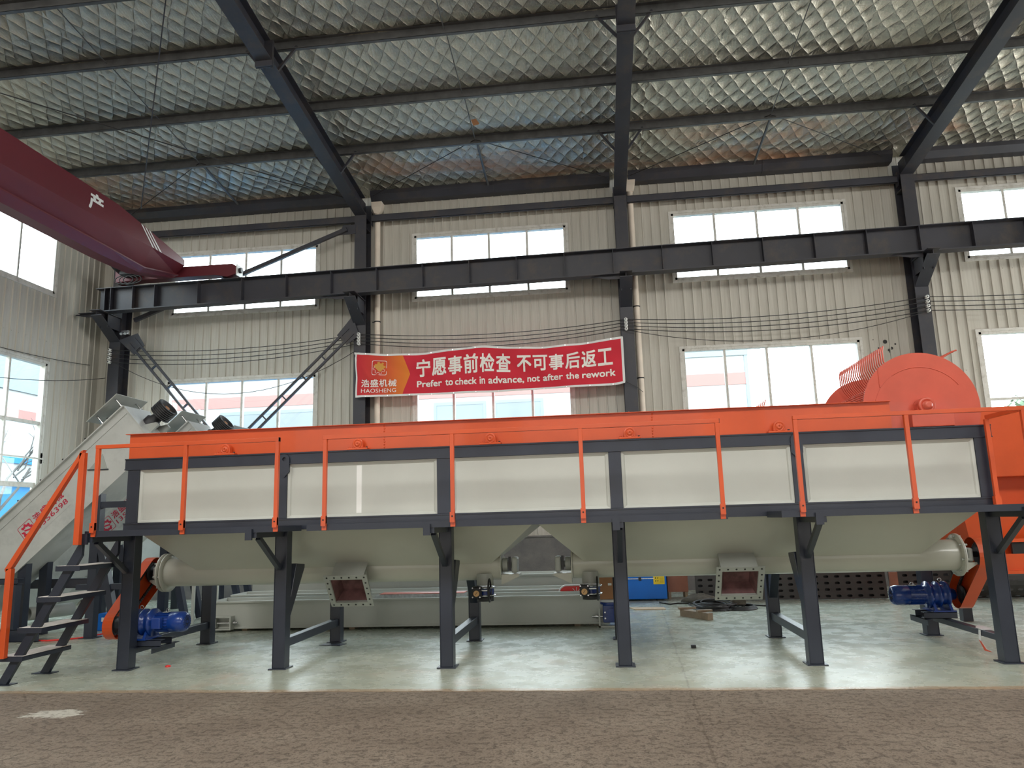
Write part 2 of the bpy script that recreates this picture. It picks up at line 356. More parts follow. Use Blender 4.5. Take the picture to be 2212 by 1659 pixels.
# ================================================================ SETTING
struct('floor', MB().box(-11.75, 20, -9, 16.45, -0.12, 0), 'floor')
def cladding(name, axis, c0, c1, u0, u1, z0, z1, holes, face, pitch=0.2, dado=1.2):
    """Ribbed sheet wall between u0 and u1, c0..c1 thick, holes = (u0,u1,z0,z1); face = side of the room (+1/-1)."""
    mb = MB()
    def bx(ua, ub, ca, cb, za, zb):
        if axis == 'x': mb.box(ua, ub, ca, cb, za, zb)
        else: mb.box(ca, cb, ua, ub, za, zb)
    us = sorted({u0, u1, *[h[0] for h in holes], *[h[1] for h in holes]})
    def spans(u):
        hs = sorted([(h[2], h[3]) for h in holes if h[0] < u < h[1]]); z = z0; out = []
        for (a_, b_) in hs:
            if a_ > z: out.append((z, a_))
            z = b_
        if z < z1: out.append((z, z1))
        return out
    for ua, ub in zip(us, us[1:]):
        for za, zb in spans((ua+ub)/2): bx(ua, ub, c0, c1, za, zb)
    n = int((u1-u0)/pitch); ri = c0 if face < 0 else c1
    for k in range(1, n):
        u = u0+k*pitch
        if any(abs(u-h[i]) < 0.05 for h in holes for i in (0, 1)): continue
        for za, zb in spans(u):
            za = max(za, dado)
            if zb-za < 0.05: continue
            for q in (0.0,):
                prof = [(u+q-0.016, ri), (u+q-0.009, ri+face*0.024), (u+q+0.009, ri+face*0.024), (u+q+0.016, ri)]
                poly = [(a_, b_, za) if axis == 'x' else (b_, a_, za) for a_, b_ in prof]
                mb.prism(poly, (0, 0, zb-za))
            for zs in (1.75, 3.0, 4.3, 5.6, 6.45, 8.6):
                if za < zs < zb: bx(u+0.05, u+0.066, min(ri, ri+face*0.008), max(ri, ri+face*0.008), zs, zs+0.016)
    return mb
WU = [(-9.95, -6.35, 6.55, 8.06), (-4.02, -0.49, 6.58, 8.11), (1.89, 5.62, 6.645, 8.20), (8.03, 11.6, 6.72, 8.28)]
WL = [(-9.95, -6.35, 2.4, 4.93), (-4.02, -0.49, 2.4, 4.96), (1.93, 5.64, 2.4, 5.07), (8.03, 11.6, 2.4, 5.10)]
struct('wall_far', cladding('wall_far', 'x', 16.40, 16.55, -11.75, 20, 0, 10.2, WU+WL, -1), 'clad')
LWU = (10.95, 14.75, 6.70, 8.25); LWL = (10.95, 14.72, 1.60, 5.12)
STAINS = [(6.16, 5.003, 0.045), (6.359, 4.942, 0.02), (6.014, 4.871, 0.018), (6.274, 4.856, 0.035), (6.223, 4.819, 0.03), (5.935, 4.754, 0.02), (5.977, 4.792, 0.018), (6.026, 4.729, 0.025), (6.238, 4.778, 0.02), (5.984, 4.681, 0.02), (5.922, 5.057, 0.012)]
struct('wall_left', cladding('wall_left', 'y', -11.90, -11.75, -9, 16.45, 0, 11.0, [LWU, LWL], 1), 'clad')
struct('wall_near', MB().box(-11.9, 20, -9.15, -9.0, 0, 10), 'clad')
struct('wall_right', MB().box(20, 20.15, -9, 16.55, 0, 11), 'clad')
# cement dado along the foot of the far wall
d = MB().box(-11.75, 20, 16.2, 16.39, 0, 1.14); d.box(-11.75, 20, 16.17, 16.39, 1.14, 1.17)
struct('trim_1', d, 'dado')
wst = bpy.data.objects['wall_far']
for (x, z, r_) in STAINS:
    build('wall_stain', MB().lathe([(0, r_*0.9), (0.002, r_)], (x, 16.396, z), (0, -1, 0), 9), 'ink', wst)
# foil ceiling: fine quilted grid over the part in view, coarse sheets elsewhere
def roof_z(y): return 9.2+0.1*(16-y) if y > 3.7 else 9.2+0.1*(16-3.7)-0.1*(3.7-y)
xs = np.arange(-11.74, 11.0, 0.05); ys = np.arange(8.4, 16.16, 0.04)
X, Y = np.meshgrid(xs, ys, indexing='ij')
PY = np.array([14.28, 12.79, 11.13, 9.72, 8.2, 15.95])
dp = np.min(np.abs(Y[..., None]-PY), axis=-1)
rsn = np.random.RandomState(3)
sagn = sum(np.sin(X*rsn.uniform(1, 5)+Y*rsn.uniform(1, 6)+rsn.uniform(0, 6)) for _ in range(7))/7
Z = 9.2+0.1*(16-Y) - 0.075*np.clip(dp/0.7, 0, 1)**0.6*(0.7+0.5*sagn) + 0.014*sagn
nx, ny = X.shape
verts = np.stack([X, Y, Z], -1).reshape(-1, 3)
idx = np.arange(nx*ny).reshape(nx, ny)
faces = np.stack([idx[:-1, :-1], idx[:-1, 1:], idx[1:, 1:], idx[1:, :-1]], -1).reshape(-1, 4)
extra_v = []; extra_f = []
def sheet(x0, x1, y0, y1):
    n0 = len(verts)+len(extra_v)
    extra_v.extend([(x0, y0, roof_z(y0)), (x0, y1, roof_z(y1)), (x1, y1, roof_z(y1)), (x1, y0, roof_z(y0))]); extra_f.append((n0, n0+1, n0+2, n0+3))
sheet(-11.9, 20.2, 3.7, 8.42); sheet(-11.9, 20.2, -9.2, 3.7); sheet(10.95, 20.2, 8.42, 16.15); sheet(-11.9, -11.73, 8.42, 16.15)
sheet(-11.9, 20.2, 16.12, 16.6)
me = bpy.data.meshes.new('ceiling')
me.from_pydata([tuple(v) for v in verts.tolist()]+extra_v, [], faces.tolist()+extra_f)
me.polygons.foreach_set('use_smooth', [True]*len(faces)+[False]*len(extra_f)); me.materials.append(M['foil'])
ceil = bpy.data.objects.new('ceiling', me); COL.objects.link(ceil); ceil['kind'] = 'structure'

build('foil_tear', MB().prism([(-2.17, 13.55, 9.30), (-2.07, 13.57, 9.33), (-2.00, 13.55, 9.20), (-2.12, 13.53, 9.16)], (0, 0.01, 0)), 'card', ceil)
# windows
def window(n, axis, c, u0, u1, z0, z1, mull, trans, face):
    e = bpy.data.objects.new('window_%d' % n, None); COL.objects.link(e); e['kind'] = 'structure'
    e.location = (u0, c, z0) if axis == 'x' else (c, u0, z0); ROOT[e.name] = Vector(e.location)
    def bx(mb, ua, ub, ca, cb, za, zb):
        ca, cb = min(ca, cb), max(ca, cb)
        if axis == 'x': mb.box(ua, ub, ca, cb, za, zb)
        else: mb.box(ca, cb, ua, ub, za, zb)
    f = face; i0 = c + f*0.02
    fr_ = MB()
    for (ua, ub, za, zb) in ((u0, u1, z0, z0+0.055), (u0, u1, z1-0.055, z1), (u0, u0+0.055, z0, z1), (u1-0.055, u1, z0, z1)):
        bx(fr_, ua, ub, c-f*0.10, i0, za, zb)
    for (ua, ub, za, zb) in ((u0-0.06, u1+0.06, z0-0.07, z0), (u0-0.06, u1+0.06, z1, z1+0.06), (u0-0.06, u0, z0, z1), (u1, u1+0.06, z0, z1)):
        bx(fr_, ua, ub, c, c+f*0.03, za, zb)
    build('window_frame', fr_, 'frame', e, bevel=0.004)
    edges = [u0+0.055, *mull, u1-0.055]
    for m in mull:
        mb = MB(); bx(mb, m-0.026, m+0.026, c-f*0.09, c-f*0.01, z0+0.055, z1-0.055); build('mullion', mb, 'frame', e)
    for (t, h_) in trans:
        mb = MB(); bx(mb, u0+0.055, u1-0.055, c-f*0.085, c-f*0.015, t-h_/2, t+h_/2); build('transom', mb, 'frame', e)
    zs = [z0+0.055, *[t for t, _ in trans], z1-0.055]
    for ua, ub in zip(edges, edges[1:]):
        mb = MB(); bx(mb, ua, ub, c-f*0.055, c-f*0.049, z0+0.055, z1-0.055); build('window_pane', mb, 'glass', e)
    return e
for k, (x0, x1, z0, z1) in enumerate(WU):
    ml = {0: [-9.05, -8.14, -7.26], 1: [-3.14, -2.27, -1.385], 2: [2.835, 3.755, 4.655], 3: [8.94, 9.83, 10.72]}[k]
    window(k+1, 'x', 16.40, x0, x1, z0, z1, ml, [], -1)
for k, (x0, x1, z0, z1) in enumerate(WL):
    ml = {0: [-9.01, -8.13, -7.25], 1: [-3.145, -2.256, -1.376], 2: [2.83, 3.72, 4.65], 3: [9.0, 9.87, 10.72]}[k]
    window(k+5, 'x', 16.40, x0, x1, z0, z1, ml, [(3.68, 0.05)], -1)
window(9, 'y', -11.75, *LWU, [11.9, 12.85, 13.70], [], 1)
lw = window(10, 'y', -11.75, *LWL, [11.9, 12.85, 13.72], [(3.82, 0.07), (2.52, 0.10)], 1)
build('stay_bar', MB().bar((-11.70, 10.95, 3.07), (-11.70, 14.78, 3.07), 0.02, 0.03).box(-11.75, -11.72, 14.72, 14.80, 2.97, 3.19), 'frame', lw)

# ================================================================ STEEL STRUCTURE
COLX = [-11.09, -5.195, 0.765, 6.865]
CLAB = ['dark steel column in the left corner of the hall', 'dark steel column left of the red banner',
        'dark steel column at the right end of the red banner', 'dark steel column behind the orange drum']
for k, cx in enumerate(COLX):
    r = thing('steel_column', CLAB[k], 'column', (cx, 16.2, 0), 'columns along the far wall')
    mb = MB().box(cx-0.137, cx+0.137, 16.0, 16.016, 0, 8.6); build('front_flange', mb, 'struct', r)
    build('web', MB().box(cx-0.006, cx+0.006, 16.016, 16.364, 0, 9.0), 'struct', r)
    build('back_flange', MB().box(cx-0.137, cx+0.137, 16.364, 16.38, 0, 8.94), 'struct', r)
    # corbel carrying the crane beam: sloping bottom plate, side webs and a seat
    cb = MB()
    cb.prism([(cx-0.006, 16.0, 6.5), (cx-0.006, 15.28, 6.5), (cx-0.006, 15.28, 6.42), (cx-0.006, 16.0, 5.95)], (0.012, 0, 0))
    cb.prism([(cx-0.13, 15.28, 6.41), (cx-0.13, 15.28, 6.425), (cx-0.13, 16.0, 5.965), (cx-0.13, 16.0, 5.95)], (0.26, 0, 0))
    cb.box(cx-0.13, cx+0.13, 15.2, 16.0, 6.505, 6.52)
    cb.box(cx-0.1, cx-0.088, 15.55, 16.0, 6.2, 6.5).box(cx+0.088, cx+0.1, 15.55, 16.0, 6.2, 6.5)
    build('corbel', cb, 'struct', r).location.z = 0.03+0.010*cx
    st = MB()
    for z in (8.25, 8.5): st.box(cx-0.13, cx+0.13, 16.017, 16.36, z, z+0.012)
    build('stiffener_plates', st, 'struct', r)
RLAB = ['dark sloping roof beam left of the crane beam centre, above the banner column', 'dark roof beam running straight away at the middle of the ceiling',
        'dark roof beam at the upper right corner of the hall']
RLAB[0] = 'dark sloping roof beam over the column left of the banner'
for k, cx in enumerate(COLX[1:]):
    r = thing('roof_rafter', RLAB[k], 'roof beam', (cx, 12, 9), 'tapered roof beams')
    def zb(y): return 8.57+0.11*(15.95-y) if y > 10.86 else 9.13+0.085*(10.86-y)
    def zt(y): return 8.985+0.1*(16-y)
    Ys = [16.0, 13, 10.86, 7, 4]
    bt = MB(); tp = MB(); wb = MB()
    for ya, yb in zip(Ys, Ys[1:]):
        bt.prism([(cx-0.137, ya, zb(ya)), (cx-0.137, yb, zb(yb)), (cx-0.137, yb, zb(yb)+0.014), (cx-0.137, ya, zb(ya)+0.014)], (0.274, 0, 0))
        tp.prism([(cx-0.11, ya, zt(ya)-0.012), (cx-0.11, yb, zt(yb)-0.012), (cx-0.11, yb, zt(yb)), (cx-0.11, ya, zt(ya))], (0.22, 0, 0))
        wb.prism([(cx-0.005, ya, zb(ya)+0.014), (cx-0.005, yb, zb(yb)+0.014), (cx-0.005, yb, zt(yb)-0.012), (cx-0.005, ya, zt(ya)-0.012)], (0.01, 0, 0))
    build('bottom_flange', bt, 'struct', r); build('top_flange', tp, 'struct', r); build('web', wb, 'struct', r)
    jp = MB(); jp.box(cx-0.15, cx+0.15, 10.83, 10.855, zb(10.84)-0.1, zt(10.84)).box(cx-0.15, cx+0.15, 10.865, 10.89, zb(10.88)-0.1, zt(10.88))
    for sx_ in (-1, 1): jp.prism([(cx+sx_*0.07, 10.9, zb(10.9)), (cx+sx_*0.07, 11.05, zb(11.05)), (cx+sx_*0.07, 10.9, zb(10.9)-0.09)], (0.01, 0, 0))
    build('splice_plate', jp, 'struct', r)
    for py in (14.28, 11.13):
        for sx_ in (-1, 1):
            zz = 9.0+0.1*(16-py)
            build('fly_brace', MB().bar((cx+sx_*0.12, py, zb(py)+0.03), (cx+sx_*0.45, py, zz+0.06), 0.04, 0.04), 'struct', r)
PURY = [14.28, 12.79, 11.13, 9.72]
PL = ['steel roof purlin nearest the far wall eaves', 'second steel roof purlin up from the eaves', 'third steel roof purlin up from the eaves', 'steel roof purlin crossing the top left corner']
for k, py in enumerate(PURY):
    z = 9.0+0.1*(16-py)
    mb = MB().box(-11.7, 19.9, py+0.03, py+0.034, z, z+0.195)
    mb.box(-11.7, 19.9, py-0.035, py+0.034, z, z+0.005).box(-11.7, 19.9, py-0.035, py-0.031, z, z+0.022).box(-11.7, 19.9, py-0.035, py+0.034, z+0.188, z+0.193)
    tag(build('roof_purlin', mb, 'purlin'), PL[k], 'purlin', 'roof purlins')
# sag rods and struts between purlins, one line per bay
lines = [(-8.2, 'left bay'), (-2.2, 'middle bay'), (3.72, 'right bay')]
zl = lambda y: 9.06+0.1*(16-y)
nm = ['between the eaves strut and the lowest purlin', 'between the lowest and second purlins', 'between the second and third purlins', 'between the third and uppermost purlins']
for lx, bay in lines:
    yy = [16.04, 14.28, 12.79, 11.13, 9.72]
    for k in range(4):
        ya, yb = yy[k], yy[k+1]
        mb = MB().cyl((lx, ya-0.03, zl(ya)+0.02), (lx+0.02, yb+0.04, zl(yb)+0.02), 0.028 if k == 0 else 0.009, 8)
        tag(build('sag_rod', mb, 'purlin'), '%s roof rod %s' % ('thick' if k == 0 else 'thin', nm[k]) + ' in the ' + bay, 'rod', 'sag rods')
    for sgn, word in ((-1, 'leftwards'), (1, 'rightwards')):
        mb = MB().cyl((lx, 14.24, zl(14.2)+0.01), (lx+sgn*2.7, 16.04, zl(16)-0.02), 0.009, 6)
        tag(build('diagonal_rod', mb, 'wire'), 'thin diagonal roof rod running %s to the eaves in the %s' % (word, bay), 'rod', 'diagonal eaves rods')
tag(build('roof_cross_cable', MB().cyl((-11.0, 10.6, 9.35), (-5.33, 15.4, 8.72), 0.012, 6), 'wire'), 'thin dark cross cable under the foil left of the roof beam', 'cable')
tag(build('hanging_rod', MB().cyl((-6.05, 9.4, 9.6), (-9.05, 13.6, 8.0), 0.011, 6), 'struct'), 'thin slanting rod in front of the foil reaching the red crane', 'rod')
# eaves gutters
GX = [(-11.7, -5.4, 'over the left bay'), (-4.99, 0.56, 'over the red banner bay'), (0.97, 6.66, 'left of the orange drum column'), (7.07, 13.0, 'at the top right edge')]
for x0, x1, lab in GX:
    mb = MB()
    prof = [(16.06, 9.21), (16.06, 9.08), (16.16, 8.95), (16.39, 8.95), (16.39, 8.96), (16.165, 8.96), (16.068, 9.085), (16.068, 9.21)]
    mb.prism([(x0, y, z) for y, z in prof], (x1-x0, 0, 0)); xm = (x0+x1)/2+0.1
    mb.prism([(xm, y-0.006, z-0.006) for y, z in prof[:4]]+[(xm, 16.39, 8.955), (xm, 16.17, 8.955), (xm, 16.07, 9.08), (xm, 16.07, 9.2)], (0.025, 0, 0))
    tag(build('eaves_gutter', mb, 'struct'), 'dark steel box gutter under the foil ' + lab, 'gutter', 'eaves gutters')
# wall girts
for x0, x1, lab in ((-11.7, -5.34, 'above the leftmost high window'), (-4.98, 0.62, 'above the high window over the banner'), (0.91, 6.72, 'above the high window of the right bay'), (7.01, 13.0, 'at the right edge of the wall')):
    mb = MB().box(x0, x1, 16.12, 16.128, 8.44, 8.6).box(x0, x1, 16.12, 16.19, 8.44, 8.447).box(x0, x1, 16.12, 16.19, 8.593, 8.6)
    mb.box(x0, x0+0.01, 16.1, 16.25, 8.36, 8.68).box(x1-0.01, x1, 16.1, 16.25, 8.36, 8.68)
    tag(build('wall_girt', mb, 'struct'), 'dark steel wall rail ' + lab, 'wall rail', 'wall girts')
# downpipes
for px, zt_, lab in ((-4.86, 8.93, 'cream plastic downpipe beside the column left of the banner'), (1.0, 9.0, 'cream plastic downpipe beside the column right of the banner')):
    r = thing('downpipe', lab, 'downpipe', (px, 16.25, 0), 'downpipes')
    build('pipe', MB().cyl((px, 16.25, 0.02), (px, 16.25, zt_-0.26), 0.066, 20), 'pvc', r)
    hp = MB()
    a_ = [(px-0.13, 16.13, zt_), (px+0.13, 16.13, zt_), (px+0.13, 16.38, zt_), (px-0.13, 16.38, zt_)]
    b_ = [(px-0.115, 16.14, zt_-0.13), (px+0.115, 16.14, zt_-0.13), (px+0.115, 16.37, zt_-0.13), (px-0.115, 16.37, zt_-0.13)]
    c_ = [(px-0.07, 16.18, zt_-0.27), (px+0.07, 16.18, zt_-0.27), (px+0.07, 16.32, zt_-0.27), (px-0.07, 16.32, zt_-0.27)]
    hp.add(a_+b_+c_, [(0, 1, 2, 3), (11, 10, 9, 8)]+[(i, (i+1) % 4, 4+(i+1) % 4, 4+i) for i in range(4)]+[(4+i, 4+(i+1) % 4, 8+(i+1) % 4, 8+i) for i in range(4)])
    build('rainwater_head', hp, 'pvc', r, bevel=0.006)
    for z in (7.25, 6.05, 4.45, 3.3):
        build('pipe_clamp', MB().lathe([(-0.012, 0.069), (-0.012, 0.076), (0.012, 0.076), (0.012, 0.069)], (px, 16.25, z), (0, 0, 1), 20, False).box(px-0.12, px-0.06, 16.24, 16.26, z-0.01, z+0.01), 'iron', r)
# crane runway beam
r = thing('crane_runway_beam', 'long dark steel crane beam crossing the hall in front of the high windows', 'beam', (0, 15.5, 6.52))
x0, x1 = -11.2, 19.8
build('top_flange', MB().box(x0, x1, 15.36, 15.66, 7.055, 7.07), 'struct', r)
build('web', MB().box(x0+0.03, x1, 15.505, 15.515, 6.545, 7.055), 'struct', r)
build('bottom_flange', MB().box(x0-0.05, x1, 15.39, 15.63, 6.522, 6.545), 'struct', r)
build('rail', MB().box(x0+0.1, x1, 15.485, 15.535, 7.07, 7.115), 'iron', r)
for sx_ in [-10.98, -10.84, -10.31] + [-9.78+1.03*k for k in range(29)]:
    build('stiffener', MB().box(sx_-0.005, sx_+0.005, 15.37, 15.505, 6.545, 7.055), 'struct', r)
for cx in COLX:
    build('seat_plate', MB().box(cx-0.55, cx+0.35, 15.42, 15.6, 6.52, 6.53).prism([(cx-0.75, 15.5, 6.522), (cx-0.1, 15.5, 6.522), (cx-0.1, 15.5, 6.44), (cx-0.35, 15.5, 6.44)], (0, 0.02, 0)), 'struct', r)
# the runway rises slightly to the right
r.location.z += 0.03; r.rotation_euler = (0, -0.010, 0)
# bridge crane
r = thing('bridge_crane', 'crimson overhead bridge crane girder at the upper left', 'crane', (-9.4, 15.5, 7.115))
sec = []
for (y, zt_, zc, zd, zbm) in ((-8.3, 7.81, 7.25, 6.95, 6.78), (9.9, 7.81, 7.25, 6.95, 6.78), (12.81, 7.81, 7.33, 6.96, 6.79), (13.97, 7.68, 7.36, 6.95, 6.84), (15.22, 7.52, 7.39, 7.2, 7.12)):
    xr = -9.0; xc = -9.4
    half = [(xr, zt_), (xr, zc), (-9.20, zd), (-9.13, zd-0.004), (-9.13, zd-0.03), (-9.24, zbm+0.02), (-9.26, zbm)]
    sec.append([(x_, y, z_) for x_, z_ in half]+[(2*xc-x_, y, z_) for x_, z_ in reversed(half)])
mb = MB(); n = len(sec[0]); allv = [p for s_ in sec for p in s_]
fs = [(i*n+k, i*n+(k+1) % n, (i+1)*n+(k+1) % n, (i+1)*n+k) for i in range(len(sec)-1) for k in range(n)]
mb.add(allv, fs+[tuple(reversed(range(n))), tuple(range((len(sec)-1)*n, len(sec)*n))]); build('girder', mb, 'crane', r)
et = MB().prism([(-10.75, 15.36, 7.15), (-10.75, 15.36, 7.42), (-7.95, 15.36, 7.42), (-7.85, 15.36, 7.36), (-7.85, 15.36, 7.18), (-8.05, 15.36, 7.12), (-8.35, 15.36, 7.18), (-10.2, 15.36, 7.18)], (0, 0.28, 0))
build('end_truck', et, 'crane', r, bevel=0.008)
build('end_plate', MB().box(-7.85, -7.83, 15.36, 15.64, 7.14, 7.40), 'white', r)
build('buffer', MB().cyl((-7.83, 15.48, 7.28), (-7.77, 15.48, 7.28), 0.06, 16), 'black', r)
for wx in (-10.5, -8.15): build('wheel', MB().cyl((wx, 15.46, 7.21), (wx, 15.56, 7.21), 0.095, 20), 'iron', r)
mt = MB().lathe([(0, 0.05), (0.02, 0.10), (0.3, 0.10), (0.32, 0.09), (0.40, 0.09), (0.40, 0.05)], (-10.55, 15.30, 7.40), (0.15, -1, 0.1), 18)
build('travel_motor', mt, 'iron', r)
build('motor_housing', MB().box(-10.5, -10.15, 15.12, 15.40, 7.24, 7.50), 'iron', r, bevel=0.03)
cb = MB()
for q in range(3): cb.path([(-10.4+0.22*math.cos(t)+0.1*q, 15.18, 7.14+0.10*math.sin(t)) for t in np.linspace(0, 2*PI, 18)[:-1]], 0.012, 6, True)
build('cable_loops', cb, 'wire', r)
# painted stripes and the single character on the girder face
sb = MB()
for q in range(3):
    y0 = 13.55+0.135*q; zt_ = np.interp(y0, (12.81, 13.97, 15.22), (7.80, 7.67, 7.50))
    sb.quad((-8.994, y0, zt_), (-8.994, y0+0.07, zt_-0.012), (-8.994, y0+0.50, 7.37), (-8.994, y0+0.43, 7.37))
build('white_stripes', sb, 'white', r)
tv, tf = text_mesh('产', 0.03)
build('painted_character', MB().add([(-8.994+e_, 11.98+u*0.40, 7.40+v*0.33) for u, v, e_ in tv], tf), 'white', r)
r.location.z -= 0.06
# lattice braces of the left bay
def lattice(p, q, lab):
    p = Vector(p); q = Vector(q); dvec = (q-p).normalized(); nrm = Vector((dvec.z, 0, -dvec.x))
    r = thing('lattice_brace', lab, 'brace', p, 'bay braces')
    for s_ in (-1, 1):
        off = nrm*s_*0.085; build('chord', MB().bar(p+off, q+off, 0.05, 0.045, (0, 1, 0)), 'struct', r)
    L = (q-p).length; k = 0.25
    while k < L-0.2:
        c_ = p+dvec*k; build('batten', MB().bar(c_-nrm*0.07, c_+nrm*0.07, 0.03, 0.05, (0, 1, 0)), 'struct', r); k += 0.62
    g_ = MB(); g_.prism([p+nrm*0.22-dvec*0.25, p-nrm*0.22-dvec*0.05, p-nrm*0.16+dvec*0.3, p+nrm*0.16+dvec*0.3], (0, 0.012, 0)); build('gusset_plate', g_, 'struct', r)
lattice((-10.62, 15.93, 5.85), (-8.05, 15.93, 2.95), 'grey lattice brace slanting down from the left corner column')
lattice((-5.37, 15.93, 5.80), (-8.35, 15.93, 2.95), 'dark lattice brace slanting down left from the column by the banner')
r = thing('diagonal_brace', 'single dark angle brace above the crane beam in the left bay', 'brace', (-5.4, 15.9, 8.2))
build('angle_bar', MB().bar((-5.5, 15.95, 8.22), (-10.6, 15.95, 6.35), 0.07, 0.09), 'struct', r)
build('gusset_plate', MB().prism([(-5.30, 15.988, 8.12), (-5.30, 15.988, 8.34), (-5.6, 15.988, 8.34), (-5.72, 15.988, 8.1)], (0, 0.012, 0)), 'struct', r)
# insulators and wires
INSX = [(-11.17, 5.67, 5.39), (-5.197, 5.71, 5.496), (0.735, 5.698, 5.49), (6.92, 5.81, 5.52)]
wn = ['top', 'second', 'third', 'lowest']; cn = ['left corner column', 'column left of the banner', 'column right of the banner', 'column behind the drum']
for k, (ix, za, zb_) in enumerate(INSX):
    for j in range(4):
        z = za+(zb_-za)*j/3
        r = thing('insulator', '%s white ceramic insulator on the %s' % (wn[j], cn[k]), 'insulator', (ix, 16.0, z), 'wire insulators')
        build('ceramic_body', MB().lathe([(0, 0.03), (0.012, 0.039), (0.03, 0.039), (0.042, 0.024), (0.054, 0.024), (0.066, 0.039), (0.08, 0.036), (0.085, 0.016)], (ix, 15.998, z), (0, -1, 0), 16), 'ceramic', r)
        build('bolt', MB().cyl((ix, 15.93, z), (ix, 15.895, z), 0.012, 8), 'iron', r)
def sagline(p, q, sag, n=20): 
    p = Vector(p); q = Vector(q)
    return [p.lerp(q, t)-Vector((0, 0, sag*4*t*(1-t))) for t in np.linspace(0, 1, n)]
for j in range(4):
    pts = []
    for k in range(3):
        (xa, a0, a1), (xb, b0, b1) = INSX[k], INSX[k+1]
        pts += sagline((xa, 15.945, a0+(a1-a0)*j/3), (xb, 15.945, b0+(b1-b0)*j/3), 0.16+0.02*j)[(1 if k else 0):]
    (xa, a0, a1) = INSX[3]; pts += sagline((xa, 15.945, a0+(a1-a0)*j/3), (13, 15.945, a0+(a1-a0)*j/3+0.05), 0.1)[1:]
    tag(build('power_wire', MB().path(pts, 0.0085, 5), 'wire'), '%s of the dark wires strung along the far wall' % wn[j], 'wire', 'wires along the far wall')
tag(build('slack_wire', MB().path(sagline((-11.0, 15.9, 5.35), (-5.25, 15.9, 5.32), 0.85), 0.007, 5), 'wire'), 'slack wire sagging across the lower left window', 'wire')
tag(build('loose_wire', MB().path(sagline((0.75, 15.9, 5.45), (6.9, 15.9, 5.5), 0.42), 0.007, 5), 'wire'), 'loose wire sagging above the lower window right of the banner', 'wire')
tag(build('side_wire', MB().path(sagline((-11.68, 16.0, 5.35), (-11.68, 9.0, 5.45), 0.22), 0.007, 5), 'wire'), 'thin wire along the left end wall above its window', 'wire')
tag(build('side_loop_wire', MB().path(sagline((-11.2, 15.9, 5.0), (-11.6, 9.0, 4.6), 0.35), 0.007, 5), 'wire'), 'thin wire crossing the lower window of the left end wall', 'wire')
tag(build('banner_guy_wire', MB().path([(0.66, 15.88, 4.33), (0.9, 15.95, 4.2), (1.02, 16.1, 4.12)], 0.006, 5), 'wire'), 'short wire tied from the banner corner to the downpipe', 'wire')
tag(build('small_lamp', MB().box(-10.9, -10.72, 15.93, 15.99, 6.02, 6.12).cyl((-10.86, 15.93, 6.05), (-10.86, 15.86, 6.02), 0.03, 10).cyl((-10.76, 15.93, 6.05), (-10.76, 15.86, 6.02), 0.03, 10), 'chrome'), 'small twin lamp fixed on the left corner column', 'lamp')

# ================================================================ BANNER
TX = [-5.267, -4.548, -3.889, -3.235, -2.422, -1.701, -0.957, -0.207, 0.646]; TZ = [5.273, 5.202, 5.177, 5.214, 5.283, 5.202, 5.171, 5.221, 5.306]
BX = [-5.22, -4.257, -3.248, -2.232, -0.843, -0.104, 0.473, 0.646]; BZ = [4.257, 4.243, 4.236, 4.225, 4.245, 4.255, 4.262, 4.30]
def smooth_interp(x, xs_, zs_):
    return float(np.mean([np.interp(x+d_, xs_, zs_) for d_ in (-0.12, -0.06, 0, 0.06, 0.12)])) if xs_[0]+0.12 < x < xs_[-1]-0.12 else float(np.interp(x, xs_, zs_))
def ban(x, t, off=0.0):
    zt_ = smooth_interp(x, TX, TZ); zb_ = smooth_interp(x, BX, BZ)
    y = 15.86 + 0.016*math.sin(x*3.1+t*2.0) + 0.018*math.sin((x+t*1.6)*5.2) + 0.014*math.sin((x-1.3*t)*7.3)*t + 0.007*math.sin((x*0.5+t*1.1)*17.0)*(1-abs(2*t-1)) + 0.012*math.sin(math.atan2(1.02-t, max(0.02, (x+5.27)*1.0))*22.0)*max(0.0, 1-(x+5.27)/1.1)
    return (x, y-off, zb_+t*(zt_-zb_))
r = thing('banner', 'red company banner with white Chinese and English slogan between two columns', 'banner', (-2.3, 15.86, 4.24))
def grid_sheet(x0, x1, t0, t1, nx_, nt_, off=0.0):
    mb = MB(); vs_ = [ban(x0+(x1-x0)*i/nx_, t0+(t1-t0)*j/nt_, off) for i in range(nx_+1) for j in range(nt_+1)]
    mb.add(vs_, [(i*(nt_+1)+j, (i+1)*(nt_+1)+j, (i+1)*(nt_+1)+j+1, i*(nt_+1)+j+1) for i in range(nx_) for j in range(nt_)], True); return mb
build('cloth', grid_sheet(-5.20, 0.60, 0.045, 0.955, 150, 24), 'banner', r)
hem = MB()
for (x0, x1, t0, t1, nx_, nt_) in ((-5.26, 0.645, 0.955, 1.0, 120, 1), (-5.235, 0.645, 0.0, 0.045, 120, 1), (-5.235, -5.20, 0.04, 0.96, 1, 20), (0.60, 0.65, 0.02, 0.98, 1, 20)):
    g_ = grid_sheet(x0, x1, t0, t1, nx_, nt_, 0.002); hem.add(g_.v, g_.f, True)
build('white_hem', hem, 'white', r)
ey = MB()
for k in range(12):
    x = -5.0+k*0.49
    for t in (0.022, 0.978): p = Vector(ban(x, t, 0.006)); ey.cyl(p, p-Vector((0, 0.004, 0)), 0.012, 8)
build('eyelets', ey, 'chrome', r)
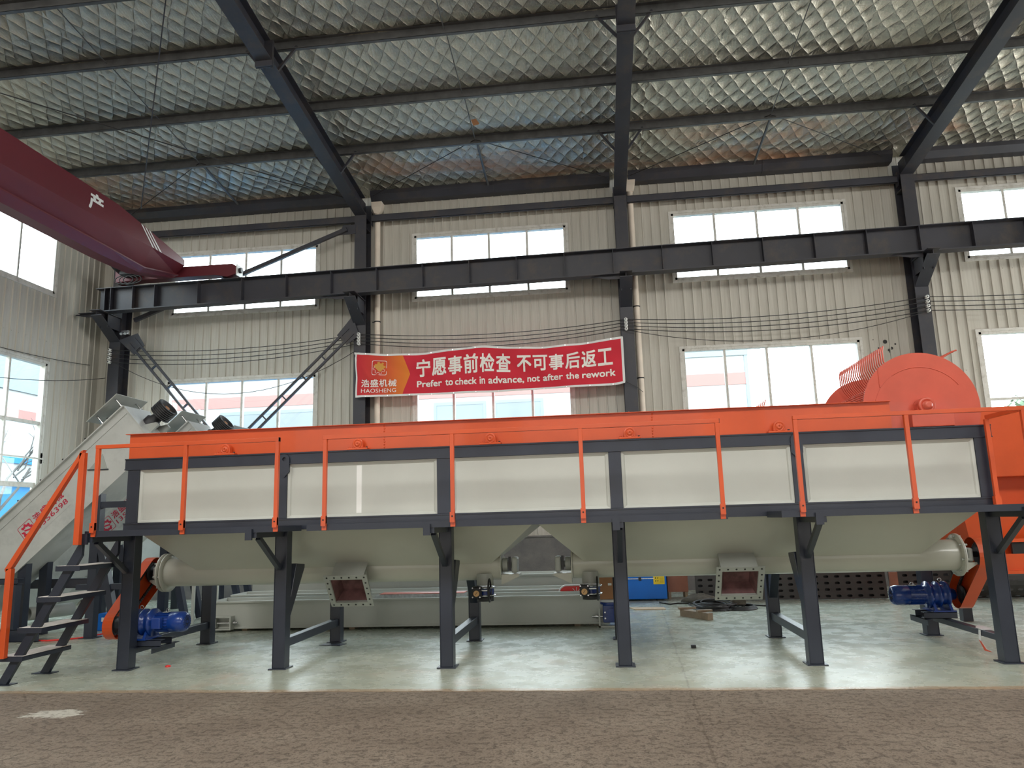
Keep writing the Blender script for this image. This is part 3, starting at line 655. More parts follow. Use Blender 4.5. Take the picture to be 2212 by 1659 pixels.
def ban_text(name, body, x0, x1, t0, t1, mat, bold, slope=0.0):
    tv, tf = text_mesh(body, bold)
    if not tv: return
    bm = bmesh.new(); vs_ = [bm.verts.new((u, v, e_)) for u, v, e_ in tv]
    for f in tf:
        try: bm.faces.new([vs_[i] for i in f])
        except ValueError: pass
    bmesh.ops.triangulate(bm, faces=bm.faces); bm.verts.index_update()
    out = MB(); out.add([ban(x0+(x1-x0)*v.co.x, t0+(t1-t0)*v.co.y+slope*v.co.x, 0.009+v.co.z) for v in bm.verts], [tuple(v.index for v in f.verts) for f in bm.faces]); bm.free()
    build(name, out, mat, r)
head = '宁愿事前检查'; xe = [-3.86+k*0.3525 for k in range(6)]
for ch, x in zip(head, xe): ban_text('headline_character', ch, x, x+0.315, 0.43, 0.84, 'white_print', 0.022)
head2 = '不可事后返工'; xe = [-1.645+k*0.3475 for k in range(6)]
for ch, x in zip(head2, xe): ban_text('headline_character', ch, x, x+0.315, 0.43+0.0, 0.80, 'white_print', 0.022)
for wd_, xa, xb, desc, asc in (('Prefer', -3.855, -3.29, 0, 1), ('to', -3.215, -3.045, 0, 0.85), ('check', -3.00, -2.53, 0, 1), ('in', -2.465, -2.345, 0, 1), ('advance,', -2.275, -1.50, 0.18, 1), ('not', -1.43, -1.16, 0, 0.85), ('after', -1.09, -0.66, 0, 1), ('the', -0.60, -0.32, 0, 1), ('rework', -0.255, 0.455, 0, 1)):
    ban_text('slogan_word', wd_, xa, xb, 0.19-0.13*desc*1.2, 0.19+0.15*asc, 'white_print', 0.02)
for k, ch in enumerate('浩盛机械'): ban_text('company_character', ch, -5.10+k*0.205, -5.10+k*0.205+0.185, 0.225, 0.395, 'white_print', 0.016)
ban_text('company_name', 'HAOSHENG', -5.10, -4.31, 0.095, 0.185, 'white_print', 0.0)
def gear_pts(cx, cz, r0, r1, teeth, a0=0.0, a1=2*PI):
    out = []; N = teeth*8
    for k in range(N+1):
        a_ = a0+(a1-a0)*k/N; q = (a_*teeth/(2*PI)) % 1.0
        out.append((cx+(r1 if q < 0.5 else r0)*math.cos(a_), cz+(r1 if q < 0.5 else r0)*math.sin(a_)))
    return out
def rrect(cx, cz, h_, rad, n=5):
    out = []
    for q, (sx_, sz_) in enumerate(((1, 1), (-1, 1), (-1, -1), (1, -1))):
        for k in range(n+1):
            a_ = PI/2*q+PI/2*k/n; out.append((cx+sx_*(h_-rad)+rad*math.cos(a_), cz+sz_*(h_-rad)+rad*math.sin(a_)))
    return out
lt = MB(); off = 0.009
def on_ban(pts): return [Vector(ban(x, t, off)) for x, t in pts]
cxl, ctl = -4.69, 0.665
o_ = rrect(0, 0, 1, 0.22); sxl, stl = 0.165, 0.172
lt.ring(on_ban([(cxl+x*sxl, ctl+z*stl) for x, z in o_]), on_ban([(cxl+x*sxl*0.94, ctl+z*stl*0.94) for x, z in o_]), (0, 0.002, 0))
build('logo_frame', lt, 'white_print', r)
lg = MB()
gp = gear_pts(0, 0, 0.66, 0.86, 8, -0.35, PI-0.75)
S1 = gp+[(-0.55, 0.30), (0.05, -0.18), (0.45, 0.02)]
lg.add(on_ban([(cxl+x*sxl, ctl+z*stl) for x, z in S1]), [tuple(range(len(S1)))])
S2 = [(-0.85, 0.25), (-0.55, 0.42), (0.10, -0.10), (0.42, 0.10), (0.62, -0.10), (0.20, -0.52), (-0.05, -0.50)]
lg.add(on_ban([(cxl+x*sxl, ctl+z*stl) for x, z in S2]), [tuple(range(len(S2)))])
build('logo_gear', lg, 'gold', r)
l2 = MB(); gp = gear_pts(0, 0, 0.66, 0.84, 8, PI-0.3, 2*PI-0.3); pp = on_ban([(cxl+x*sxl, ctl+z*stl) for x, z in gp])
l2.path(pp, 0.004, 4); build('logo_outline', l2, 'white_print', r)

# ================================================================ SEPARATION TANK
LX = [-5.31, -3.522, -1.68, 0.175, 2.06, 3.885]
YF, YB, YC = 8.15, 10.06, 9.10
TUZ = 0.985; TR = 0.168
tank = thing('separation_tank', 'long pale grey sink float tank on dark legs with orange hood', 'tank', (-0.7, YC, 0))
for k, lx in enumerate(LX):
    for (ya, yb) in ((YF, YF+0.14), (YB-0.14, YB)):
        mb = MB().box(lx-0.07, lx-0.062, ya, yb, 0.012, 1.47).box(lx+0.062, lx+0.07, ya, yb, 0.012, 1.47)
        mb.box(lx-0.062, lx+0.062, ya+0.004, ya+0.012, 0.012, 1.47).box(lx-0.062, lx+0.062, yb-0.012, yb-0.004, 0.012, 1.47)
        lg_ = build('leg', mb, 'navy', tank, bevel=0.003)
        build('foot_plate', MB().box(lx-0.1, lx+0.1, ya-0.03, yb+0.03, 0, 0.012), 'navy', lg_)
    if k == 5: zc0, zc1 = 0.19, 0.25
    elif k == 0: zc0, zc1 = 0.20, 0.285
    else: zc0, zc1 = 0.21, 0.30
    build('cross_brace', MB().box(lx-0.045, lx+0.045, YF+0.142, YB-0.142, zc0, zc1), 'navy', tank, bevel=0.004)
    if k not in (0, 5):
        for (ya, yt, zb_) in ((YF+0.14, 8.72, 0.47), (YB-0.14, 9.48, 0.47)):
            d_ = 1 if ya < 9 else -1
            build('knee_brace', MB().prism([(lx-0.05, ya, zb_), (lx-0.05, ya, zb_+0.14), (lx-0.05, yt-d_*0.24, 1.09), (lx-0.05, yt, 1.07), (lx-0.05, yt, 1.03)], (0.10, 0, 0)), 'navy', tank, bevel=0.004)
# rails and posts
for (ya, yb, sgn) in ((YF-0.01, YF+0.12, -1), (YB-0.12, YB+0.01, 1)):
    mb = MB().box(-5.42, 3.985, ya+0.012, yb, 2.195, 2.325)
    yy = ya if sgn < 0 else yb
    for z in (2.195, 2.312): mb.box(-5.42, 3.985, min(yy, yy+0.02*-sgn), max(yy, yy-0.02*sgn), z, z+0.013)
    build('top_rail', mb, 'navy', tank)
    mb = MB().box(-5.40, 3.97, ya+0.012, yb, 1.47, 1.595)
    for z in (1.47, 1.582): mb.box(-5.40, 3.97, ya, ya+0.02, z, z+0.013)
    build('bottom_rail', mb, 'navy', tank)
    for lx, wd in zip(LX, (0.14, 0.10, 0.165, 0.13, 0.12, 0.15)):
        build('post', MB().box(lx-wd/2, lx+wd/2, ya+0.01, yb-0.02, 1.595, 2.195), 'navy', tank, bevel=0.003)
for (xa, xb) in ((-5.40, -5.28), (3.84, 3.97)):
    for z0, z1 in ((2.2, 2.32), (1.475, 1.59)): build('end_rail', MB().box(xa, xb, YF+0.12, YB-0.12, z0, z1), 'navy', tank)
# pressed side panels
PX = [(-5.24, -3.572), (-3.472, -1.7625), (-1.5975, 0.11), (0.24, 2.0), (2.12, 3.81)]
for (xa, xb) in PX:
    for yy, s_ in ((YF+0.015, 1), (YB-0.015, -1)):
        mb = MB()
        o = rect_pts(xa, xb, 1.595, 2.195, yy); i1 = rect_pts(xa+0.03, xb-0.03, 1.615, 2.17, yy+s_*0.012); i2 = rect_pts(xa+0.042, xb-0.042, 1.628, 2.158, yy+s_*0.026)
        vs_ = o+i1+i2+[(p[0], p[1]+s_*0.05, p[2]) for p in o]
        fs = [(8, 9, 10, 11), (15, 14, 13, 12)]
        for q in range(4):
            j = (q+1) % 4; fs += [(q, j, 4+j, 4+q), (4+q, 4+j, 8+j, 8+q), (q, 12+q, 12+j, j)]
        mb.add(vs_, fs); build('side_panel', mb, 'panel', tank, bevel=0.006)
build('weld_strip', MB().box(-2.68, -2.62, YF+0.036, YF+0.042, 1.63, 2.155), 'white', tank)
for xe_ in (-5.40, 3.955): build('end_panel', MB().box(xe_, xe_+0.012, YF+0.12, YB-0.12, 1.59, 2.2), 'panel', tank)
# lifting lugs
for lx in (-3.50, 2.06):
    pts = [(lx-0.058, YF-0.022, 2.045), (lx+0.058, YF-0.022, 2.045)] + arc(lx, 2.255, 0.058, 0, PI, 12, YF-0.022)
    n = len(pts); hole = [(lx+0.024*math.cos(2*PI*k/16), YF-0.022, 2.25+0.024*math.sin(2*PI*k/16)) for k in range(16)]
    mb = MB(); 
    ang = lambda p: math.atan2(p[2]-2.25, p[0]-lx)
    outer = []
    for hpt in hole:
        a_ = ang(hpt); best = None
        dx, dz = math.cos(a_), math.sin(a_)
        t = min([v for v in ((0.058/abs(dx)) if abs(dx) > 1e-6 else 9, (0.205/abs(dz)) if dz < -1e-6 else 9)])
        if dz >= 0: t = 0.058
        outer.append((lx+dx*t, YF-0.022, 2.25+dz*t))
    mb.ring(outer, hole, (0, 0.03, 0)); build('lifting_lug', mb, 'navy', tank)
# orange hood
hood = MB()
hx0, hx1, hz0, hz1 = -5.435, 3.062, 2.33, 2.618
hood.box(hx0, hx1, 8.235, 8.241, hz0, hz1).box(hx0, hx1, 9.94, 9.946, hz0, hz1)
hood.box(hx0, hx0+0.006, 8.241, 9.94, hz0, hz1)
hood.box(hx0-0.03, hx1, 8.19, 8.241, hz1-0.004, hz1+0.002).box(hx0, hx1, 8.235, 8.272, hz0, hz0+0.006)
build('hood', hood, 'orange', tank)
for wx in (-2.376, 0.60):
    mb = MB()
    for q in range(9): mb.lathe([(0, 0.004), (0.012, 0.011), (0.024, 0.004)], (wx+rnd.uniform(-0.004, 0.004), 8.235, 2.34+q*0.03), (0, 0, 1), 8)
    build('weld_seam', mb, 'orange', tank)
# pillow block bearings
BEAR = [-4.217, -2.661, -1.164, 0.348, 1.904]
def bearing(bx_, mat, y0=8.135, zb_=2.326, s=1.0):
    p = MB().box(bx_-0.118*s, bx_+0.118*s, y0, y0+0.09, zb_, zb_+0.02)
    b_ = build('bearing_block', p, mat, tank, bevel=0.004)
    prof = [(bx_-0.062*s, y0+0.012, zb_+0.02), (bx_+0.062*s, y0+0.012, zb_+0.02)] + arc(bx_, zb_+0.066*s, 0.060*s, 0, PI, 14, y0+0.012)
    build('bearing_housing', MB().prism(prof, (0, 0.066, 0)), mat, b_, bevel=0.006)
    zc = zb_+0.066*s
    build('bearing_cap', MB().lathe([(0, 0.050*s), (0.006, 0.050*s), (0.006, 0.042*s), (0.001, 0.040*s), (0.001, 0.030*s), (0.012, 0.028*s), (0.014, 0.008), (0.004, 0.006)], (bx_, y0+0.012, zc), (0, -1, 0), 22), mat, b_)
    for s_ in (-1, 1): build('bolt', MB().cyl((bx_+s_*0.098*s, y0+0.04, zb_-0.03), (bx_+s_*0.098*s, y0+0.04, zb_+0.035), 0.011, 6), 'iron' if s_ > 0 else mat, b_)
for k, bx_ in enumerate(BEAR): bearing(bx_, 'orange')
# hopper bodies (two V shaped hoppers running into screw tubes)
def hopper(xl, xr, tl, tr_):
    """xl..xr: top ends; tl, tr_: ends of the line where the V meets the tube"""
    a_ = math.radians(35); yt = TR*math.cos(a_); zt_ = TUZ-TR*math.sin(a_)*0.2
    yo = 0.86
    mb = MB()
    yf, yb = YC-yo, YC+yo
    T = [(xl, yf, 1.475), (xr, yf, 1.475), (xr, yb, 1.475), (xl, yb, 1.475)]
    Bq = [(tl, YC-TR*0.985, TUZ+0.03), (tr_, YC-TR*0.985, TUZ+0.03), (tr_, YC+TR*0.985, TUZ+0.03), (tl, YC+TR*0.985, TUZ+0.03)]
    mb.add(T+Bq, [(0, 1, 5, 4), (1, 2, 6, 5), (2, 3, 7, 6), (3, 0, 4, 7), (4, 5, 6, 7)])
    return mb
def screw(xl, xr):
    return MB().cyl((xl, YC, TUZ), (xr, YC, TUZ), TR, 40)
HX = [((-5.24, -0.72, -4.93, -1.30), (-5.42, -1.19)), ((-0.705, 3.82, -0.22, 3.46), (-0.355, 3.91))]
for (h_, t_) in HX:
    ho = build('hopper', hopper(*h_), 'hopper', tank)
    build('screw_tube', screw(*t_), 'hopper', tank)
for fx, dr in ((-5.43, -1), (3.90, 1)):
    fl = build('tube_flange', MB().lathe([(0, 0.17), (0, 0.232), (0.018, 0.232), (0.018, 0.17)], (fx, YC, TUZ), (1, 0, 0), 40).cyl((fx+0.009, YC, TUZ), (fx+0.012, YC, TUZ), 0.2, 30).lathe([(0.02, 0.17), (0.02, 0.232), (0.034, 0.232), (0.034, 0.17)], (fx-0.01*dr*3, YC, TUZ), (1, 0, 0), 40), 'hopper', tank)
    for q in range(8):
        a_ = 2*PI*q/8+0.2; build('flange_bolt', MB().cyl((fx-0.035, YC+0.205*math.cos(a_), TUZ+0.205*math.sin(a_)), (fx+0.05, YC+0.205*math.cos(a_), TUZ+0.205*math.sin(a_)), 0.011, 8), 'chute', fl)
for fx in (-1.20, -0.37):
    build('end_plate', MB().prism([(fx, YC+0.205*math.cos(a_)*1.0, TUZ+0.17*math.sin(a_)) for a_ in np.linspace(0, 2*PI, 24, endpoint=False)], (0.014, 0, 0)), 'hopper', tank)
# tail bearings between the hoppers
for fx, dr in ((-1.19, 1), (-0.37, -1)):
    tb = build('tail_bearing', MB().box(min(fx+dr*0.12, fx+dr*0.19), max(fx+dr*0.12, fx+dr*0.19), YC-0.10, YC+0.10, TUZ-0.09, TUZ+0.09), 'chute', tank, bevel=0.02)
    build('shaft', MB().cyl((fx, YC, TUZ), (fx+dr*0.12, YC, TUZ), 0.035, 16).cyl((fx+dr*0.01, YC, TUZ), (fx+dr*0.07, YC, TUZ), 0.08, 24), 'chute', tb)
    build('bracket', MB().prism([(fx, YC-0.12, TUZ-0.10), (fx+dr*0.21, YC-0.12, TUZ-0.10), (fx+dr*0.21, YC-0.12, TUZ-0.125), (fx, YC-0.12, TUZ-0.22)], (0, 0.24, 0)), 'hopper', tb)
    build('grease_cap', MB().box(min(fx+dr*0.085, fx+dr*0.115), max(fx+dr*0.085, fx+dr*0.115), YC-0.105, YC-0.09, TUZ-0.06, TUZ+0.10), 'iron', tb)
# discharge chutes
for (xa, xb) in ((-3.20, -2.69), (1.215, 1.73)):
    cc = (xa+xb)/2
    fo = [(xa, 8.60, 0.94), (xb, 8.60, 0.94), (xb, 8.90, 0.568), (xa, 8.90, 0.568)]
    nn = Vector((0, -0.78, -0.63)); 
    ax_ = Vector((0, 0.30, -0.372)).normalized()
    def P(u, v, dep): # u across X from centre, v along plate from top
        return Vector((cc+u, 8.60, 0.94)) + ax_*v - nn*dep
    L_ = 0.478; hw = (xb-xa)/2
    ch = build('chute', MB().ring([P(-hw+0.06, 0.06, 0), P(hw-0.06, 0.06, 0), P(hw-0.06, L_-0.06, 0), P(-hw+0.06, L_-0.06, 0)], [P(-hw+0.066, 0.066, 0), P(hw-0.066, 0.066, 0), P(hw-0.066, L_-0.066, 0), P(-hw+0.066, L_-0.066, 0)], -nn*0.16), 'chute', tank)
    top = MB(); top.add([P(-hw+0.06, 0.06, 0.0), P(hw-0.06, 0.06, 0.0), (cc+hw-0.06, 8.86, 1.06), (cc-hw+0.06, 8.86, 1.06)], [(0, 1, 2, 3)])
    build('chute_roof', MB().prism([P(-hw+0.06, 0.058, 0), P(-hw+0.06, 0.064, 0), (cc-hw+0.06, 8.86, 1.06), (cc-hw+0.06, 8.85, 1.07)], (2*hw-0.12, 0, 0)), 'chute', ch)
    fl = MB(); iw = 0.062
    fl.ring([P(-hw, 0, 0), P(hw, 0, 0), P(hw, L_, 0), P(-hw, L_, 0)], [P(-hw+iw, iw, 0), P(hw-iw, iw, 0), P(hw-iw, L_-iw, 0), P(-hw+iw, L_-iw, 0)], nn*0.010)
    fl_ = build('chute_flange', fl, 'chute', ch)
    lin = MB(); lin.add([P(-hw+iw+0.006, iw, 0.005), P(hw-iw-0.006, iw, 0.005), P(hw-iw-0.006, L_-iw, 0.005), P(-hw+iw+0.006, L_-iw, 0.005), P(-hw+0.12, 0.12, 0.17), P(hw-0.12, 0.12, 0.17), P(hw-0.12, L_-0.1, 0.17), P(-hw+0.12, L_-0.1, 0.17)],
                [(0, 1, 5, 4), (1, 2, 6, 5), (2, 3, 7, 6), (3, 0, 4, 7), (4, 5, 6, 7)])
    build('chute_lining', lin, 'red_primer', ch)
    def hole_(u, v): build('bolt_hole', MB().cyl(P(u, v, 0.002), P(u, v, -0.013), 0.011, 8), 'ink', ch)
    for q in range(6):
        for v in (0.03, L_-0.03): hole_(-hw+0.035+q*(2*hw-0.07)/5, v)
    for q in range(1, 5):
        for u in (-hw+0.03, hw-0.03): hole_(u, 0.03+q*(L_-0.06)/5)
# drain stubs above the valves
for vx in (-1.385, -0.155): build('drain_stub', MB().cyl((vx, 9.0, 0.90), (vx, 9.0, 0.765), 0.098, 24), 'chute', tank)
# paddle shafts whose tines rise above the hood
for k, bx_ in enumerate(BEAR[3:]):
    ps = build('paddle_shaft', MB().cyl((bx_, 8.26, 2.39), (bx_, 9.92, 2.39), 0.05, 16), 'coral', tank)
    for q in range(5):
        y = 8.9+q*0.12; a_ = math.radians(100 if k else 92)
        build('tine', MB().path([(bx_+0.05*math.cos(a_), y, 2.39+0.05), (bx_+0.0, y, 2.39+0.25), (bx_+(0.04 if k == 0 else 0.05), y, 2.39+(0.33 if k == 0 else 0.40))], 0.007, 5), 'coral', ps)

# ================================================================ PADDLE DRUM
dr = thing('paddle_drum', 'large coral drum wheel with rows of curved tines on the right end of the tank', 'drum', (3.40, YC, 2.55))
DX, DZ, DR = 3.40, 2.55, 0.582
def big_disc(y0, d_):
    # round plate cut off flat at the rail
    cut = 2.332; n = 64; pts = []
    a0 = math.asin((cut-DZ)/DR)
    pts = arc(DX, DZ, DR, a0, PI-a0, n, y0)
    return MB().prism(pts, (0, d_, 0))
build('front_disc', big_disc(8.285, 0.012), 'coral', dr)
build('back_disc', big_disc(9.87, 0.012), 'coral', dr)
cap_n = 60
inn = MB().prism(arc(DX+0.0, DZ-0.05, 0.475, math.asin((2.335-DZ+0.05)/0.475), PI-math.asin((2.335-DZ+0.05)/0.475), cap_n, 8.279), (0, 0.008, 0)); build('inner_cover', inn, 'coral', dr)
sm = MB(); sm.path([(x, 8.279, z) for x, _, z in arc(DX, DZ-0.05, 0.475, 0.6, 2.15, 26)], 0.006, 5)
sm.path([(3.005, 8.283, 2.985-0.035*q) for q in range(7)], 0.006, 5); build('weld_bead', sm, 'coral', dr)
build('barrel', MB().lathe([(0, 0.40), (1.57, 0.40)], (DX, 8.297, DZ), (0, 1, 0), 48), 'coral', dr)
build('hub', MB().lathe([(0, 0.085), (0.05, 0.085), (0.06, 0.078), (0.06, 0.055), (0.05, 0.05), (0.05, 0.042), (0.09, 0.04), (0.095, 0.02)], (DX, 8.20, DZ), (0, -1, 0), 24).prism([(DX-0.085, 8.18, 2.47), (DX+0.085, 8.18, 2.47), (DX+0.085, 8.18, 2.55)]+arc(DX, 2.55, 0.085, 0, PI, 12, 8.18)[1:], (0, 0.09, 0)), 'coral', dr)
build('bearing_stand', MB().box(DX-0.17, DX+0.24, 8.13, 8.27, 2.327, 2.475), 'coral', dr, bevel=0.006)
for rw, a_deg in enumerate((122, 62, 2+180, 150)):
    ntn = 24 if rw == 0 else 20
    for q in range(ntn):
        a_ = math.radians(a_deg); y = 8.34+q*(1.48/(ntn-1))
        pts = []
        for (rr, da) in ((0.40, 0.0), (0.50, 0.015), (0.60, -0.02), (0.70, -0.10), (0.745, -0.15)):
            if rw in (2, 3) and rr > 0.55: continue
            pts.append((DX+rr*math.cos(a_+da), y, DZ+rr*math.sin(a_+da)))
        build('tine', MB().path(pts, 0.009, 5), 'coral', dr)

# ================================================================ WALKWAYS AND HANDRAILS
def walkway(x0, x1, legs, lab):
    r = thing('walkway', lab, 'walkway', ((x0+x1)/2, 7.8, 1.455), 'walkway sections')
    fr_ = MB().box(x0, x1, 7.45, 7.456, 1.455, 1.517).box(x0, x1, 7.456, 7.50, 1.455, 1.46).box(x0, x1, 8.095, 8.10, 1.455, 1.515)
    fr_.box(x0, x0+0.006, 7.456, 8.095, 1.455, 1.515).box(x1-0.006, x1, 7.456, 8.095, 1.455, 1.515)
    build('edge_channel', fr_, 'navy', r)
    build('deck_plate', MB().box(x0+0.006, x1-0.006, 7.456, 8.095, 1.508, 1.514), 'tread', r)
    for lx in legs:
        build('bracket_arm', MB().box(lx-0.035, lx+0.035, 7.46, YF-0.002, 1.40, 1.4545), 'navy', r)
        build('bracket_end', MB().box(lx-0.07, lx+0.0, 7.42, 7.448, 1.38, 1.49), 'navy', r)
        build('bracket_strut', MB().bar((lx, 7.58, 1.40), (lx, 8.12, 1.06), 0.05, 0.05), 'navy', r)
    return r
walkway(-5.36, -3.27, LX[0:2], 'leftmost dark walkway section, reached by the stair')
walkway(-2.955, 1.195, LX[2:4], 'middle dark walkway section below the banner')
walkway(1.69, 4.06, LX[4:6], 'right dark walkway section under the drum')
def handrail(posts, xa, xb, lab, ret=False):
    r = thing('handrail', lab, 'handrail', ((xa+xb)/2, 7.44, 1.46), 'orange handrails')
    build('top_rail', MB().box(xa, xb, 7.415, 7.455, 2.372, 2.412), 'orange', r, bevel=0.003)
    for px in posts:
        p = build('post', MB().box(px-0.020, px+0.020, 7.415, 7.455, 1.52, 2.372), 'orange', r, bevel=0.003)
        build('base_clip', MB().box(px-0.028, px+0.02, 7.437, 7.449, 1.458, 1.60).box(px-0.028, px+0.02, 7.409, 7.437, 1.50, 1.60), 'orange', p)
        build('bolt', MB().cyl((px-0.004, 7.409, 1.56), (px-0.004, 7.403, 1.56), 0.008, 8), 'ink', p)
    build('rail_cap', MB().box(xb-0.004, xb, 7.413, 7.457, 2.37, 2.414), 'ink', r)
    if ret:
        build('return_rail', MB().box(xb-0.04, xb, 7.455, 8.10, 2.372, 2.412), 'orange', r)
        p = build('post', MB().box(xb-0.06, xb-0.02, 8.06, 8.10, 1.53, 2.372), 'orange', r, bevel=0.003)
        build('base_clip', MB().box(xb-0.068, xb-0.012, 8.05, 8.11, 1.517, 1.60), 'orange', p)
handrail([-5.255, -4.275, -3.275], -5.28, -3.255, 'orange handrail on the leftmost walkway section')
handrail([-2.765, -1.45, -0.165, 1.155], -2.79, 1.18, 'orange handrail on the middle walkway section')
handrail([1.885, 2.895, 3.93], 1.865, 3.955, 'orange handrail on the right walkway section', True)
# stair
r = thing('stair', 'dark steel stair with ribbed treads at the left end of the walkway', 'stair', (-5.8, 7.75, 0))
for yy in (7.45, 8.05):
    s_ = build('stringer', MB().prism([(-6.19, yy-0.02, 0.008), (-6.09, yy-0.02, 0.008), (-5.364, yy-0.02, 1.27), (-5.364, yy-0.02, 1.44), (-5.375, yy-0.02, 1.44)], (0, 0.045, 0)), 'navy', r, bevel=0.003)
    build('foot_plate', MB().box(-6.26, -6.03, yy-0.06, yy+0.07, 0, 0.008), 'navy', s_)
for k, z in enumerate((0.283, 0.560, 0.862, 1.168)):
    xa = -6.175+k*0.186
    tr_ = build('tread', MB().box(xa, xa+0.27, 7.40, 8.12, z-0.004, z), 'tread', r)
    rb = MB()
    for q in range(12): rb.box(xa+0.012+q*0.021, xa+0.022+q*0.021, 7.405, 8.115, z, z+0.004)
    build('grip_ribs', rb, 'tread', tr_)
    build('tread_lip', MB().box(xa, xa+0.27, 7.395, 7.40, z-0.05, z+0.002).box(xa+0.265, xa+0.27, 7.40, 8.12, z-0.045, z).box(xa, xa+0.005, 7.40, 8.12, z-0.045, z), 'navy', tr_)
r = thing('stair_handrail', 'orange handrail slanting down along the stair at the left', 'handrail', (-5.75, 7.40, 0.3))
build('post', MB().box(-6.13, -6.068, 7.34, 7.395, 0.27, 1.16), 'orange', r, bevel=0.003)
build('post', MB().box(-5.405, -5.345, 7.34, 7.395, 1.38, 2.33), 'orange', r, bevel=0.003)
build('sloping_rail', MB().prism([(-6.145, 7.34, 1.155), (-6.135, 7.34, 1.125), (-6.07, 7.34, 1.17), (-5.405, 7.34, 2.24), (-5.36, 7.34, 2.36), (-5.39, 7.34, 2.345)], (0, 0.055, 0)), 'orange', r, bevel=0.003)

# ================================================================ DRIVES
def gear_motor(lab, loc, dirx, term=True):
    """blue cycloidal gear motor lying along X; local origin on the shaft line at the gearbox face"""
    r = thing('gear_motor', lab, 'motor', loc, 'blue gear motors'); d_ = dirx
    X_ = lambda t: (t*d_, 0, 0)
    D = (d_, 0, 0)
    build('gearbox', MB().lathe([(-0.06, 0.035), (-0.06, 0.06), (0.0, 0.075), (0.02, 0.12), (0.03, 0.15), (0.055, 0.15), (0.06, 0.115), (0.12, 0.112), (0.125, 0.15), (0.15, 0.15), (0.155, 0.12), (0.22, 0.118), (0.225, 0.152), (0.255, 0.152), (0.26, 0.105), (0.29, 0.10)], (0, 0, 0), D, 32), 'blue', r, local=True)
    mot = build('motor_body', MB().lathe([(0.29, 0.098), (0.46, 0.098)], (0, 0, 0), D, 32), 'blue', r, local=True)
    fn = MB()
    for q in range(22):
        a_ = 2*PI*q/22; c_, s_ = math.cos(a_), math.sin(a_)
        fn.bar((0.295*d_, 0.103*c_, 0.103*s_), (0.455*d_, 0.103*c_, 0.103*s_), 0.006, 0.016, (0, c_, s_))
    build('cooling_fins', fn, 'blue', mot, local=True)
    cov = build('fan_cover', MB().lathe([(0.455, 0.106), (0.46, 0.113), (0.60, 0.113), (0.635, 0.10), (0.645, 0.075)], (0, 0, 0), D, 32), 'blue', r, local=True)
    gr = MB()
    for q in range(16):
        a_ = 2*PI*q/16; gr.bar((0.647*d_, 0.02*math.cos(a_), 0.02*math.sin(a_)), (0.645*d_, 0.08*math.cos(a_), 0.08*math.sin(a_)), 0.004, 0.004)
    build('fan_grille', gr, 'ink', cov, local=True)
    if term: build('terminal_box', MB().box(min(0.30*d_, 0.41*d_), max(0.30*d_, 0.41*d_), -0.165, -0.095, -0.06, 0.06), 'blue', mot, bevel=0.012, local=True)
    build('eye_bolt', MB().path([(0.085*d_+0.02*math.cos(t), 0, 0.165+0.02*math.sin(t)) for t in np.linspace(0, 2*PI, 14)[:-1]], 0.005, 6, True), 'chrome', r, local=True)
    build('eye_bolt', MB().path([(0.40*d_+0.018*math.cos(t), 0, 0.125+0.018*math.sin(t)) for t in np.linspace(0, 2*PI, 14)[:-1]], 0.005, 6, True), 'chrome', r, local=True)
    build('foot', MB().prism([(0.03*d_, -0.15, -0.165), (0.03*d_, 0.15, -0.165), (0.03*d_, 0.08, -0.06), (0.03*d_, -0.08, -0.06)], (0.03*d_, 0, 0)).prism([(0.20*d_, -0.15, -0.165), (0.20*d_, 0.15, -0.165), (0.20*d_, 0.08, -0.06), (0.20*d_, -0.08, -0.06)], (0.03*d_, 0, 0)).box(min(0.0, 0.25*d_), max(0.0, 0.25*d_), -0.16, 0.16, -0.18, -0.165), 'blue', r, local=True)
    build('name_plate', MB().box(min(0.37*d_, 0.44*d_), max(0.37*d_, 0.44*d_), -0.05, 0.0, 0.108, 0.1135), 'chute', mot, local=True)
    return r
gear_motor('blue gear motor by the left front leg with orange chain guard', (-5.40, 8.47, 0.472), 1)
gear_motor('blue gear motor at the right rear leg pointing left', (3.985, 9.62, 0.508), -1, False)
def motor_base(lab, x0, x1, y0, y1, z):
    r = thing('motor_base', lab, 'motor base', ((x0+x1)/2, (y0+y1)/2, z-0.12), 'motor bases')
    for ya in (y0, y1-0.09):
        build('channel', MB().box(x0, x1, ya, ya+0.006, z-0.07, z).box(x0, x1, ya, ya+0.09, z-0.006, z).box(x0, x1, ya, ya+0.09, z-0.07, z-0.064), 'navy', r)
    for xa in ((x0, x1-0.06) if x0 < 0 else (x0,)):
        build('support_angle', MB().box(xa, xa+0.006, y0-0.08, y1+0.08, z-0.135, z-0.0705).box(xa, xa+0.06, y0-0.08, y1+0.08, z-0.077, z-0.0705), 'navy', r)
motor_base('dark channel base under the left blue motor', -5.262, -4.98, 8.33, 8.64, 0.292)
motor_base('dark channel base under the right blue motor', 3.62, 3.98, 9.45, 9.79, 0.328)
